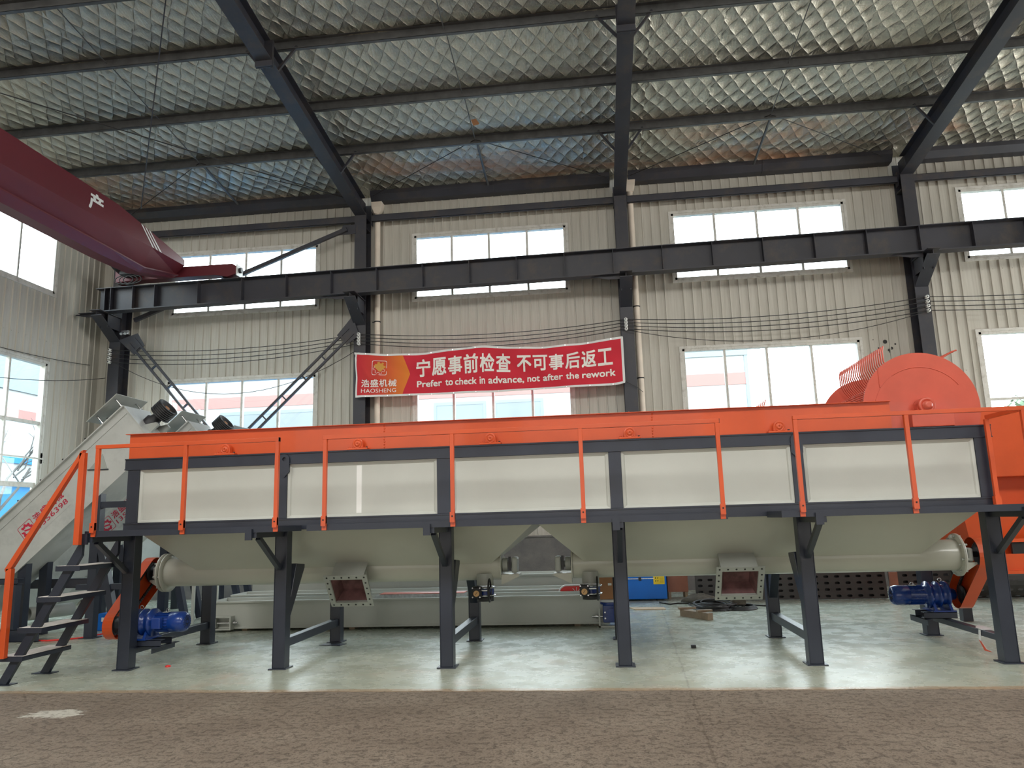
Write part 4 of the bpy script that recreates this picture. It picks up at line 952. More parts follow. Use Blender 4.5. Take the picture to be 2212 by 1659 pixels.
def chain_guard(lab, xg, wdt, A, ra, B, rb, face):
    """U shaped guard around the chain, open on the side face (+1/-1 in X)"""
    (ya, za), (yb, zb_) = A, B
    dv = Vector((0, yb-ya, zb_-za)); ang = math.atan2(dv.z, dv.y)
    pts = [(ya+ra*math.cos(t), za+ra*math.sin(t)) for t in np.linspace(ang+PI/2, ang+3*PI/2, 14)] + [(yb+rb*math.cos(t), zb_+rb*math.sin(t)) for t in np.linspace(ang-PI/2, ang+PI/2, 14)]
    r = thing('chain_guard', lab, 'guard', (xg, yb, zb_), 'chain guards')
    def P3(p, x): return (x, p[0], p[1])
    cyc, czc = (ya+yb)/2, (za+zb_)/2
    inn_ = [(p[0]+(cyc-p[0])*0.012, p[1]+(czc-p[1])*0.012) for p in pts]
    build('outer_band', MB().ring([P3(p, xg) for p in pts], [P3(p, xg) for p in inn_], (wdt, 0, 0)), 'orange', r, bevel=0.0)
    xb_ = xg if face > 0 else xg+wdt-0.004
    build('back_plate', MB().prism([P3(p, xb_) for p in inn_], (0.004, 0, 0)), 'orange', r)
    xc = xg+wdt*0.5
    cyp = [(ya+ra*0.62*math.cos(t), za+ra*0.62*math.sin(t)) for t in np.linspace(ang+PI/2, ang+3*PI/2, 12)] + [(yb+rb*0.62*math.cos(t), zb_+rb*0.62*math.sin(t)) for t in np.linspace(ang-PI/2, ang+PI/2, 12)]
    lk = MB(); m = len(cyp)
    for i in range(m):
        p, q = Vector(P3(cyp[i], xc)), Vector(P3(cyp[(i+1) % m], xc)); L_ = (q-p).length; n_ = max(1, int(L_/0.03))
        for k in range(n_): lk.bar(p.lerp(q, k/n_), p.lerp(q, (k+0.7)/n_), 0.03, 0.022, (1, 0, 0))
    build('chain', lk, 'iron', r)
    for (y, z, rr) in ((ya, za, ra*0.6), (yb, zb_, rb*0.6)): build('sprocket', MB().lathe([(0, rr*0.3), (0, rr), (0.02, rr), (0.02, rr*0.3)], (xc-0.01, y, z), (1, 0, 0), 28), 'iron', r)
    m1 = Vector((0, (ya*0.75+yb*0.25), (za*0.75+zb_*0.25)))
    return r
chain_guard('orange chain guard at the left end of the tank', -5.66, 0.12, (9.10, 0.985), 0.19, (8.43, 0.45), 0.16, 1)
chain_guard('orange chain guard at the right end of the tank', 4.06, 0.14, (9.10, 0.985), 0.19, (9.62, 0.508), 0.16, -1)
for sx_, lab in ((-5.43, 'left'), (3.93, 'right')):
    d_ = -1 if sx_ < 0 else 1
    r = thing('drive_bearing', 'grey bearing block between tube flange and chain guard at the %s end' % lab, 'bearing', (sx_+d_*0.06, YC, TUZ-0.1), 'drive bearings')
    build('shaft', MB().cyl((sx_, YC, TUZ), (sx_+d_*0.19, YC, TUZ), 0.032, 16), 'iron', r)
    build('bearing_body', MB().box(min(sx_+d_*0.05, sx_+d_*0.11), max(sx_+d_*0.05, sx_+d_*0.11), YC-0.1, YC+0.1, TUZ-0.075, TUZ+0.075), 'chute', r, bevel=0.02)
    build('bracket', MB().prism([(sx_+d_*0.003, YC-0.11, TUZ-0.08), (sx_+d_*0.13, YC-0.11, TUZ-0.08), (sx_+d_*0.13, YC-0.11, TUZ-0.10), (sx_+d_*0.003, YC-0.11, TUZ-0.18)], (0, 0.22, 0)), 'hopper', r)
# butterfly valves
def valve(lab, vx):
    r = thing('butterfly_valve', lab, 'valve', (vx, 9.0, 0.60), 'butterfly valves')
    build('body', MB().cyl((0, 0, 0.055), (0, 0, 0.135), 0.105, 28), 'blue', r, local=True)
    for z in (0.047, 0.135): build('clamp_flange', MB().lathe([(0, 0.09), (0, 0.128), (0.014, 0.128), (0.014, 0.09)], (0, 0, z), (0, 0, 1), 28), 'chrome', r, local=True)
    build('outlet_sleeve', MB().lathe([(0, 0.094), (0, 0.1), (0.06, 0.1), (0.06, 0.094)], (0, 0, -0.012), (0, 0, 1), 28), 'iron', r, local=True)
    gb = build('gear_box', MB().box(-0.125, -0.02, -0.21, -0.11, 0.04, 0.165), 'black', r, bevel=0.012, local=True)
    build('gauge_face', MB().cyl((-0.072, -0.211, 0.09), (-0.072, -0.218, 0.09), 0.034, 20), 'tan', gb, local=True)
    build('gauge_pointer', MB().bar((-0.085, -0.219, 0.075), (-0.06, -0.219, 0.108), 0.004, 0.006, (0, 1, 0)), 'ink', gb, local=True)
    for (x, z) in ((-0.115, 0.05), (-0.03, 0.05), (-0.115, 0.152), (-0.03, 0.152)): build('bolt', MB().cyl((x, -0.21, z), (x, -0.22, z), 0.009, 8), 'chrome', gb, local=True)
    build('stem', MB().cyl((-0.03, -0.17, 0.12), (0.07, -0.17, 0.12), 0.010, 10), 'chrome', r, local=True)
    hw_ = build('handwheel', MB().path([(0.075, -0.17+0.125*math.cos(t)*0.85, 0.12+0.125*math.sin(t)) for t in np.linspace(0, 2*PI, 30)[:-1]], 0.010, 8, True), 'black', r, local=True)
    for t in (0.5, 2.6, 4.7): build('spoke', MB().bar((0.07, -0.17, 0.12), (0.075, -0.17+0.106*math.cos(t), 0.12+0.125*math.sin(t)), 0.012, 0.01), 'black', hw_, local=True)
    return r
v1 = valve('butterfly valve with black handwheel under the left screw tube', -1.385)
copy_tree(v1, 'butterfly valve with black handwheel beside the fourth front leg', (-0.155, 9.0, 0.60))
r = thing('packing_strip', 'torn strip of packing film hanging from the brace by the right front leg', 'packing', (3.89, 8.7, 0.25))
build('film_wrap', MB().prism([(3.835, 8.60, 0.252), (3.94, 8.58, 0.252), (3.945, 8.74, 0.262), (3.90, 8.82, 0.268), (3.835, 8.72, 0.258)], (0, 0, 0.006)), 'film', r)
build('film_tail', MB().prism([(3.834, 8.62, 0.25), (3.833, 8.66, 0.25), (3.82, 8.65, 0.15), (3.826, 8.62, 0.14)], (0.003, 0, 0)), 'film', r)
build('red_tail', MB().prism([(3.82, 8.655, 0.152), (3.826, 8.62, 0.142), (3.86, 8.60, 0.06), (3.90, 8.57, 0.035), (3.85, 8.62, 0.045)], (0.004, 0.004, 0)), 'coral', r)

# ================================================================ INCLINED CONVEYORS (left, behind)
dI = Vector((0.751, 0, 0.660)); nI = Vector((-0.660, 0, 0.751))
def conveyor(lab, T, Y0, sticker, zp=0.0):
    T = Vector((T[0], Y0, T[1])); W_ = 0.62; TH = 0.78; LEN = 4.3
    Q = lambda t, n_, y: T + dI*t + nI*n_ + Vector((0, y, 0))
    r = thing('inclined_conveyor', lab, 'conveyor', (T.x-1.5, Y0+0.3, 0), 'inclined conveyors')
    tr_ = MB()
    lo = -LEN
    side = [Q(lo, 0, 0), Q(0, 0, 0), Q(0, -TH, 0), Q(lo+0.35, -TH, 0), Q(lo, -0.35, 0)]
    build('side_panel', MB().prism(side, (0, 0.012, 0)), 'grey', r)
    build('side_panel', MB().prism([p+Vector((0, W_-0.012, 0)) for p in side], (0, 0.012, 0)), 'grey', r)
    build('bottom_panel', MB().prism([Q(0, -TH, 0.012), Q(lo+0.35, -TH, 0.012), Q(lo+0.35, -TH+0.012, 0.012), Q(0, -TH+0.012, 0.012)], (0, W_-0.024, 0)), 'grey', r)
    build('top_flange', MB().prism([Q(lo, 0, -0.05), Q(0.01, 0, -0.05), Q(0.01, 0.018, -0.05), Q(lo, 0.018, -0.05)], (0, W_+0.1, 0)).prism([Q(lo, -0.11, -0.012), Q(-0.03, -0.11, -0.012), Q(-0.03, -0.10, -0.012), Q(lo, -0.10, -0.012)], (0, 0.012, 0)), 'grey', r)
    ed = MB()
    for q in range(9): 
        c_ = Q(-0.3-q*0.45, 0.018, -0.02); ed.cyl(c_, c_+nI*0.03, 0.012, 8)
    build('flange_bolts', ed, 'iron', r)
    build('head_plate', MB().prism([Q(0, 0.0, -0.02), Q(0.012, 0.0, -0.02), Q(0.012, -TH, -0.02), Q(0, -TH, -0.02)], (0, W_+0.04, 0)), 'grey', r)
    # loose cover on stand off bolts
    cv = build('cover_plate', MB().prism([Q(-0.56, 0.215, -0.05), Q(0.05, 0.215, -0.05), Q(0.05, 0.228, -0.05), Q(-0.56, 0.228, -0.05)], (0, 0.80, 0)), 'chute', r)
    for t in (-0.42, -0.04):
        for y in (0.03, 0.55): build('stand_off_bolt', MB().cyl(Q(t, 0.01, y), Q(t, 0.225, y), 0.014, 8).cyl(Q(t, 0.05, y), Q(t, 0.075, y), 0.028, 6), 'chrome', cv)
    # pulley on the screw shaft end, with its bearing
    c0 = Q(0.12, -0.33, 0.31)
    pu = MB(); prof = [(0.10, 0.05), (0.10, 0.13), (0.10, 0.165)]
    for q in range(6): t = 0.10+q*0.03; prof += [(t+0.004, 0.17), (t+0.012, 0.17), (t+0.018, 0.148), (t+0.026, 0.148)]
    prof += [(0.285, 0.17), (0.29, 0.165), (0.29, 0.13), (0.235, 0.125), (0.235, 0.07), (0.26, 0.06), (0.26, 0.02)]
    pl_ = build('pulley', pu.lathe(prof, c0, dI, 36), 'black', r); build('pulley_hub', MB().lathe([(0.236, 0.118), (0.24, 0.118), (0.24, 0.04), (0.27, 0.04), (0.27, 0.01)], c0, dI, 28), 'card', pl_)
    build('head_bearing', MB().lathe([(-0.115, 0.12), (-0.02, 0.12), (0.0, 0.09), (0.09, 0.07), (0.10, 0.06)], c0, dI, 24), 'iron', r)
    for yb_ in (0.14, 0.44): build('bearing_bracket', MB().prism([Q(0.012, -0.52, yb_), Q(0.17, -0.52, yb_), Q(0.17, -0.46, yb_), Q(0.012, -0.36, yb_)], (0, 0.05, 0)), 'chute', r)
    # support frame: two leaning legs with plate heads, tie beams
    hx = T.x-0.35
    for dx, yy in ((0, 0.03),):
        lp = build('leg', MB().box(hx-0.07, hx+0.06, Y0+yy-0.02, Y0+yy+0.10, 0.01, 2.42), 'navy', r)
        build('foot_plate', MB().box(hx-0.12, hx+0.11, Y0+yy-0.06, Y0+yy+0.14, 0, 0.01), 'navy', lp)
        build('head_plate', MB().box(hx-0.17, hx+0.16, Y0+yy-0.05, Y0+yy+0.12, 2.42, 2.435), 'navy', lp)
    build('gusset', MB().prism([(hx-0.15, Y0-0.012, 2.436), (hx+0.14, Y0-0.012, 2.436), (hx+0.05, Y0-0.012, 2.66)], (0, 0.012, 0)), 'chute', r)
    for xo, zt_ in ((0.42, 1.30),):
        lp = build('brace_leg', MB().bar((hx+0.1, Y0+0.05, zt_), (hx+xo, Y0+0.05, 0.02), 0.10, 0.10, (0, 1, 0)).bar((hx+0.1, Y0+W_-0.1, zt_), (hx+xo, Y0+W_-0.1, 0.02), 0.10, 0.10, (0, 1, 0)), 'navy', r)
    build('tie_beam', MB().box(hx-0.03, hx+1.15, Y0+0.02, Y0+0.12, 1.86, 1.95), 'navy', r); build('tie_beam', MB().box(hx-0.25, hx+0.5, Y0+0.02, Y0+0.12, 0.68, 0.76), 'navy', r)
    build('rear_leg', MB().box(T.x-1.55, T.x-1.42, Y0+0.03, Y0+0.15, 0.0, 1.12).box(T.x-1.55, T.x-1.42, Y0+W_-0.15, Y0+W_-0.03, 0.0, 1.12), 'navy', r)
    if sticker:
        s0, n0 = sticker   # centre of the printed mark on the side panel
        st_ = build('sticker', MB().prism([Q(s0-0.17, n0-0.17, -0.001), Q(s0+0.75, n0-0.17, -0.001), Q(s0+0.75, n0+0.17, -0.001), Q(s0-0.17, n0+0.17, -0.001)], (0, -0.0015, 0)), 'grey', r)
        fy = -0.0045
        o_ = [Q(s0+x*0.125, n0+z*0.125, fy) for x, z in rrect(0, 0, 1, 0.2)]; i_ = [Q(s0+x*0.117, n0+z*0.117, fy) for x, z in rrect(0, 0, 1, 0.2)]
        lg_ = MB().ring(o_, i_, (0, 0.001, 0)); gp = gear_pts(0, 0, 0.088, 0.106, 9)[:-1]
        # gear rim broken by the two halves of an S
        for s_ in (-1, 1):
            g_ = [p for p in gp if (p[1]+p[0]*0.5)*s_ > 0.022]
            g_.sort(key=lambda p: math.atan2(p[1]*s_, p[0]*s_)); ins = [(x*0.55, z*0.55) for x, z in g_]
            for q in range(len(g_)-1): lg_.quad(*[Q(s0+x, n0+z, fy) for x, z in (g_[q], g_[q+1], ins[q+1], ins[q])])
        lg_.quad(*[Q(s0+x, n0+z, fy-0.0005) for x, z in ((-0.05, 0.012), (0.05, -0.035), (0.058, -0.012), (-0.042, 0.035))])
        build('sticker_logo', lg_, 'sticker_red', st_)
        tx = MB()
        for k, ch in enumerate('浩盛机械'):
            tv, tf = text_mesh(ch, 0.015); tx.add([Q(s0+0.165+k*0.145+u*0.13, n0-0.005+v*0.125, fy-e_) for u, v, e_ in tv], tf)
        tv, tf = text_mesh('1356398', 0.004); tx.add([Q(s0+0.17+u*0.56, n0-0.115+v*0.08, fy-e_) for u, v, e_ in tv], tf)
        build('sticker_lettering', tx, 'sticker_red', st_)
conveyor('nearest inclined grey conveyor at the left with red stickers', (-7.086, 3.361), 10.55, (-2.25, -0.41))
conveyor('middle inclined grey conveyor, its sticker half hidden by the tank', (-6.98, 3.33), 12.2, (-2.18, -0.37))
conveyor('farthest inclined grey conveyor, only its cover plate showing over the hood', (-6.85, 3.27), 13.85, None)

# ================================================================ TROUGHS ON THE FLOOR
def trough(lab, x0, x1, y0, wd, zb_, zt_):
    r = thing('conveyor_trough', lab, 'trough', ((x0+x1)/2, y0+wd/2, 0), 'troughs on the floor')
    for ya, nm_ in ((y0, 'front_side'), (y0+wd-0.01, 'back_side')):
        build(nm_, MB().box(x0, x1, ya, ya+0.01, zb_, zt_), 'panel', r)
    build('floor_plate', MB().box(x0, x1, y0+0.01, y0+wd-0.01, zb_+0.08, zb_+0.09), 'panel', r)
    rm = MB()
    for ya in (y0-0.035, y0+wd-0.005): rm.box(x0, x1, ya, ya+0.04, zt_-0.028, zt_)
    rm.box(x0, x1, y0-0.012, y0, zb_, zb_+0.03); build('rim', rm, 'panel', r, bevel=0.003)
    build('end_plate', MB().box(x0, x0+0.01, y0+0.01, y0+wd-0.01, zb_, zt_), 'panel', r)
    sk = MB()
    for q in range(4): x = x0+0.5+q*(x1-x0-1)/3; sk.box(x, x+0.08, y0+0.05, y0+wd-0.05, 0, zb_)
    build('skid', sk, 'wood', r)
    build('joint_strip', MB().box((x0+x1)/2-0.4, (x0+x1)/2-0.385, y0-0.004, y0, zb_+0.03, zt_-0.03), 'panel', r)
    return r
t1 = trough('nearest of the pale conveyor troughs lying on the floor behind the tank', -5.90, 0.05, 11.12, 0.55, 0.035, 0.435)
tn = build('tensioner_frame', MB().ring(rect_pts(-5.905, -5.50, 0.03, 0.225, 11.0), rect_pts(-5.885, -5.52, 0.05, 0.205, 11.0), (0, 0.115, 0)), 'panel', t1)
build('tensioner_bearing', MB().box(-5.86, -5.74, 11.03, 11.10, 0.06, 0.19).cyl((-5.80, 11.03, 0.125), (-5.80, 11.005, 0.125), 0.05, 20).cyl((-5.80, 11.005, 0.125), (-5.80, 10.985, 0.125), 0.025, 16), 'panel', tn, bevel=0.004)
build('tensioner_screw', MB().cyl((-5.74, 11.06, 0.125), (-5.42, 11.06, 0.125), 0.016, 12).cyl((-5.48, 11.06, 0.125), (-5.45, 11.06, 0.125), 0.032, 6), 'chrome', tn)
trough('middle pale conveyor trough on the floor behind the tank', -5.96, 0.0, 11.92, 0.55, 0.05, 0.455)
trough('farthest pale conveyor trough on the floor behind the tank', -6.05, -0.1, 12.85, 0.60, 0.10, 0.62)
r = thing('galvanised_cover', 'galvanised sheet cover with orange edge lying on the nearest trough', 'cover', (-2.7, 11.4, 0.44))
build('sheet', MB().prism([(-3.43, 11.25, 0.40), (-3.38, 11.25, 0.455), (-3.30, 11.25, 0.475), (-2.05, 11.25, 0.475), (-2.05, 11.25, 0.40)], (0, 0.25, 0)), 'galv', r)
build('orange_edge', MB().box(-3.32, -2.05, 11.25, 11.50, 0.476, 0.484), 'coral', r)
r = thing('red_guard_plate', 'red rounded guard plate with white rays standing behind the nearest trough', 'plate', (-0.4, 11.77, 0))
yp = 11.76
pts = [(-0.02, yp, 0.0), (-0.68, yp, 0.0), (-0.68, yp, 0.42)] + [(-0.56+0.12*math.cos(t), yp, 0.40+0.11*math.sin(t)) for t in np.linspace(PI, PI/2, 8)] + [(-0.02, yp, 0.51)]
build('plate', MB().prism(pts, (0, 0.02, 0)), 'redbit', r)
build('white_border', MB().path([(p[0]-0.004, yp-0.005, p[2]+0.004) for p in pts[1:]], 0.012, 6), 'white', r)
for a_ in (0.35, 0.95, 1.57, 2.2, 2.8): build('white_ray', MB().bar((-0.42+0.03*math.cos(a_), yp-0.004, 0.40+0.03*math.sin(a_)), (-0.42+0.10*math.cos(a_), yp-0.004, 0.40+0.085*math.sin(a_)), 0.008, 0.006, (0, 1, 0)), 'white', r)

# ================================================================ THINGS AT THE BACK OF THE FLOOR
r = thing('blue_gearbox', 'blue worm gearbox in a grey tensioner frame at the right end of the nearest trough', 'gearbox', (0.05, 11.2, 0))
build('housing', MB().box(-0.04, 0.20, 11.02, 11.34, 0.06, 0.30).cyl((0.08, 11.02, 0.17), (0.08, 10.98, 0.17), 0.085, 20), 'blue', r, bevel=0.012)
build('top_flange', MB().cyl((0.06, 11.16, 0.30), (0.06, 11.16, 0.33), 0.14, 24), 'blue', r)
build('wrapping_film', MB().lathe([(0, 0.10), (0.02, 0.16), (0.045, 0.14), (0.05, 0.09)], (0.06, 11.16, 0.32), (0, 0, 1), 14), 'film', r)
build('frame', MB().box(-0.10, -0.08, 11.0, 11.1, 0.0, 0.25).box(-0.10, 0.16, 11.0, 11.1, 0.0, 0.02), 'panel', r)
for z in (0.12, 0.2): build('bolt', MB().cyl((-0.01, 11.02, z), (-0.01, 11.005, z), 0.012, 8), 'chrome', r)
build('adjusting_screw', MB().cyl((-0.19, 11.06, 0.14), (-0.02, 11.06, 0.14), 0.014, 10).cyl((-0.14, 11.06, 0.14), (-0.11, 11.06, 0.14), 0.028, 6), 'chrome', r)
r = thing('carton', 'brown cardboard carton standing on the blue gearbox', 'box', (0.06, 11.16, 0.372))
build('box', MB().box(-0.07, 0.20, 11.06, 11.30, 0.372, 0.70), 'card', r, bevel=0.004)
build('tape_and_label', MB().box(0.05, 0.10, 11.056, 11.06, 0.56, 0.59), 'white', r)
build('flaps', MB().box(-0.07, 0.20, 11.06, 11.178, 0.702, 0.707).box(-0.07, 0.20, 11.182, 11.30, 0.702, 0.707), 'card', r)
r = thing('blue_chest', 'bright blue machine chest with chrome trim and yellow warning label', 'chest', (0.6, 14.6, 0.03))
build('body', MB().box(0.05, 1.12, 14.3, 14.9, 0.03, 0.60), 'chest', r, bevel=0.01)
build('lid', MB().box(0.04, 1.13, 14.29, 14.91, 0.605, 0.66), 'chest', r, bevel=0.01)
build('chrome_trim', MB().box(0.05, 0.90, 14.29, 14.30, 0.385, 0.40), 'chrome', r)
build('latch', MB().box(0.62, 0.67, 14.275, 14.30, 0.36, 0.42), 'black', r, bevel=0.006)
lb = build('warning_label', MB().box(0.885, 1.085, 14.294, 14.299, 0.29, 0.43), 'yellow', r)
pi_ = MB()
for (x, z) in ((0.915, 0.385), (0.955, 0.385), (0.915, 0.335), (0.955, 0.335)): pi_.prism([(x, 14.2925, z), (x+0.026, 14.2925, z+0.012), (x+0.008, 14.2925, z+0.03)], (0, 0.001, 0))
for q in range(5): pi_.box(1.0, 1.07, 14.2925, 14.2935, 0.315+q*0.02, 0.318+q*0.02)
build('label_print', pi_, 'ink', lb)
build('feet', MB().box(0.1, 0.2, 14.35, 14.85, 0, 0.03).box(0.95, 1.05, 14.35, 14.85, 0, 0.03), 'black', r)
r = thing('plywood_crate', 'red brown plywood crate on short legs beside the blue chest', 'crate', (1.33, 14.7, 0))
build('panel', MB().box(1.15, 1.52, 14.5, 14.95, 0.13, 0.60), 'plywood', r)
for x in (1.16, 1.46): build('leg', MB().box(x, x+0.05, 14.52, 14.57, 0, 0.13).box(x, x+0.05, 14.88, 14.93, 0, 0.13), 'wood', r)
def perf_sheet(lab, x0, y0, wd, ht, lean, mat='perf', pitch=0.16, rowp=0.10):
    r = thing('perforated_screen', lab, 'screen', (x0+wd/2, y0, 0), 'perforated screens'); mb = MB()
    nc = max(1, int(wd/pitch)); nr = max(1, int(ht/rowp)); cw = wd/nc; chh = ht/nr
    S = lambda x, z, d_=0: (x, y0+lean*z+d_, 0.012+z)
    for j in range(nr):
        sh = cw/2 if j % 2 else 0
        for i in range(nc):
            xa, za = x0+i*cw, j*chh; xc, zc = xa+cw/2, za+chh/2
            hole = []; hwid, hr = 0.022, 0.021
            for q in range(12):
                t = 2*PI*q/12+PI/12; hole.append((xc+(hwid if math.cos(t) > 0 else -hwid)+hr*math.cos(t), zc+hr*math.sin(t)))
            out_ = []
            for (hx_, hz_) in hole:
                dx, dz = hx_-xc, hz_-zc; s_ = min(cw/2/max(1e-6, abs(dx)), chh/2/max(1e-6, abs(dz))); out_.append((xc+dx*s_, zc+dz*s_))
            off_ = sh*0.5 if False else 0
            n = 12; vs_ = [S(*p) for p in out_]+[S(*p) for p in hole]+[S(p[0], p[1], 0.008) for p in hole]
            fs = [(q, (q+1) % n, n+(q+1) % n, n+q) for q in range(n)]+[(n+q, n+(q+1) % n, 2*n+(q+1) % n, 2*n+q) for q in range(n)]
            # fill the cell corners
            base = len(vs_); cs = [(xa, za), (xa+cw, za), (xa+cw, za+chh), (xa, za+chh)]
            for c_ in cs:
                near_ = sorted(range(n), key=lambda q: (out_[q][0]-c_[0])**2+(out_[q][1]-c_[1])**2)[:2]
                vs_.append(S(*c_)); fs.append((near_[0], near_[1], len(vs_)-1))
            mb.add(vs_, fs)
    build('sheet', mb, mat, r)
    fr_ = MB()
    build('added_backing', MB().prism([S(x0+0.01, 0, 0.09), S(x0+wd-0.01, 0, 0.09), S(x0+wd-0.01, ht, 0.09), S(x0+0.01, ht, 0.09)], (0, 0.006, 0)), 'black' if mat == 'perf' else 'galv', r)  # added sheet, black behind dark screens so the holes read as shaded
    for xe_ in (x0, x0+wd-0.03): build('edge_angle', MB().bar(S(xe_+0.015, 0, 0.015), S(xe_+0.015, ht, 0.015), 0.03, 0.02, (1, 0, 0)), mat, r)
    return r
perf_sheet('dark perforated screen standing left of the second chute', 1.60, 14.05, 0.70, 0.9, 0.10)
perf_sheet('dark perforated screen behind the fifth front leg', 2.40, 14.0, 1.1, 0.8, 0.12)
perf_sheet('dark perforated screen left of the right motor', 3.55, 13.95, 1.25, 0.75, 0.12)
perf_sheet('dark perforated screen behind the right chain guard', 4.85, 13.9, 1.0, 0.75, 0.10)
perf_sheet('tall pale perforated screen standing under the right hopper end', 5.3, 14.6, 1.6, 1.7, 0.05, 'galv')
# rolled screen
r = thing('rolled_screen', 'rolled dark perforated screen on the floor at the right', 'screen', (6.3, 13.6, 0))
mb = MB()
for q in range(9):
    a0_, a1_ = PI*0.75+q*PI/9*1.5, PI*0.75+(q+1)*PI/9*1.5
    for i in range(9):
        xa = 5.9+i*0.15; cyl_ = lambda x, a_, rr=0.3: (x, 13.8+rr*math.cos(a_), 0.31+rr*math.sin(a_))
        am = (a0_+a1_)/2; xm = xa+0.075; hole = [(xm+(0.02 if math.cos(t) > 0 else -0.02)+0.02*math.cos(t), am+0.07*math.sin(t)) for t in [2*PI*k/8 for k in range(8)]]
        sq = [(xa+0.15, am), (xa+0.15, a1_), (xm, a1_), (xa, a1_), (xa, am), (xa, a0_), (xm, a0_), (xa+0.15, a0_)]
        mb.add([cyl_(*p) for p in sq]+[cyl_(*p) for p in hole], [(k, (k+1) % 8, 8+(k+1) % 8, 8+k) for k in range(8)])
build('sheet', mb, 'perf', r)
# cables, rags and small things on the floor
r = thing('cable_coil', 'heap of coiled dark cable on the floor by the crate', 'cable', (1.7, 13.1, 0))
for q in range(9):
    pts = [(1.75+(0.30+0.05*math.sin(q*2.1))*math.cos(t)+0.06*math.sin(q), 13.05+(0.42+0.05*math.cos(q*1.3))*math.sin(t), 0.012+0.011*q+0.006*math.sin(3*t+q)) for t in np.linspace(0, 2*PI, 26)[:-1]]
    build('cable_turn', MB().path(pts, 0.011, 6, True), 'wire', r)
r = thing('cable_ring', 'small ring of cable on the floor around the control box', 'cable', (2.15, 12.95, 0))
for q in range(4):
    pts = [(2.15+(0.27-0.015*q)*math.cos(t), 12.95+(0.33-0.02*q)*math.sin(t), 0.012+0.012*q) for t in np.linspace(0, 2*PI, 26)[:-1]]
    build('cable_turn', MB().path(pts, 0.011, 6, True), 'wire', r)
tag(build('loose_cable', MB().path([(0.95, 13.9, 0.012), (1.1, 13.6, 0.012), (1.25, 13.75, 0.012), (1.5, 13.7, 0.014), (1.7, 13.55, 0.05), (2.3, 13.3, 0.02), (2.55, 13.2, 0.012), (2.75, 13.1, 0.012)], 0.012, 6), 'wire'), 'loose dark cable snaking over the floor past the coil', 'cable')
r = thing('control_box', 'small dusty grey control box standing in the cable ring', 'box', (2.15, 12.98, 0.0))
build('case', MB().box(2.03, 2.25, 12.9, 13.08, 0.062, 0.235), 'rag', r, bevel=0.008); build('knob', MB().cyl((2.12, 12.9, 0.16), (2.12, 12.88, 0.16), 0.02, 12), 'black', r)
build('feet', MB().box(2.05, 2.08, 12.92, 13.06, 0, 0.062).box(2.2, 2.23, 12.92, 13.06, 0, 0.062), 'black', r)
bmr = MB(); rr_ = random.Random(2)
nu, nv = 18, 9; vs_ = []
for i in range(nu):
    for j in range(nv):
        a_ = 2*PI*i/nu; t = j/(nv-1); rad = (1-t*t*0.95)*(0.26+0.05*math.sin(3*a_)+rr_.uniform(-0.02, 0.02))
        vs_.append((1.62+rad*math.cos(a_)*1.05, 13.75+rad*math.sin(a_)*0.7, 0.03+0.14*t**0.7+rr_.uniform(-0.012, 0.012)))
bmr.add(vs_, [(i*nv+j, ((i+1) % nu)*nv+j, ((i+1) % nu)*nv+j+1, i*nv+j+1) for i in range(nu) for j in range(nv-1)]+[tuple(i*nv+nv-1 for i in range(nu)), tuple(i*nv for i in reversed(range(nu)))], True)
tag(build('canvas_heap', bmr, 'rag'), 'crumpled dusty canvas heap behind the coiled cable', 'canvas')
tag(build('plywood_offcut', MB().prism([(0.48, 12.95, 0.0), (0.98, 12.95, 0), (0.96, 13.22, 0), (0.40, 13.25, 0)], (0, 0, 0.012)), 'board'), 'thin pale board lying on the floor in front of the blue chest', 'board')
r = thing('timber_post', 'short timber post with nailed battens lying on the floor', 'timber', (1.32, 11.85, 0))
build('post', MB().bar((1.16, 12.12, 0.05), (1.50, 11.58, 0.05), 0.10, 0.10), 'wood', r, bevel=0.004)
build('batten', MB().bar((1.10, 12.08, 0.115), (1.36, 12.13, 0.115), 0.07, 0.028).bar((1.33, 11.72, 0.115), (1.55, 11.78, 0.115), 0.07, 0.028), 'wood', r)
tag(build('plastic_scrap', MB().lathe([(0, 0.03), (0.012, 0.032), (0.02, 0.012)], (-4.895, 8.36, 0.0), (0, 0, 1), 9), 'redbit'), 'tiny red plastic scrap on the floor by the left motor', 'scrap')
tag(build('black_plug', MB().box(0.955, 1.01, 9.22, 9.27, 0, 0.035), 'black', bevel=0.004), 'tiny black cube on the floor between the fourth and fifth legs', 'plug')
tag(build('floor_plate', MB().prism([(-3.66, 9.72, 0), (-3.36, 9.66, 0), (-3.33, 9.82, 0), (-3.62, 9.87, 0)], (0, 0, 0.006)), 'navy'), 'loose thin steel plate on the floor by the second rear leg', 'plate')
# clutter at the left under the conveyors
r = thing('blue_tool_box', 'blue tool case with white stickers on the floor behind the stair', 'box', (-7.55, 11.5, 0))
build('case', MB().box(-7.85, -7.25, 11.35, 11.7, 0.0, 0.26), 'chest', r, bevel=0.015); build('stickers', MB().box(-7.78, -7.68, 11.345, 11.35, 0.14, 0.20).cyl((-7.55, 11.35, 0.18), (-7.55, 11.345, 0.18), 0.04, 14), 'white', r)
tag(build('red_cable', MB().path([(-8.3, 10.4, 0.01), (-7.9, 10.35, 0.01), (-7.55, 10.55, 0.012), (-7.2, 11.1, 0.05), (-7.1, 11.6, 0.2)], 0.012, 6), 'redbit'), 'thin red hose on the floor under the nearest conveyor', 'hose')
r = thing('steel_pipe', 'short open steel pipe lying on dark beams at the left', 'pipe', (-8.7, 11.3, 0.3))
build('pipe', MB().lathe([(0, 0.085), (0, 0.1), (0.7, 0.1), (0.7, 0.085), (0, 0.085)], (-8.75, 11.0, 0.31), (0.35, 1, 0), 24, False), 'chute', r)
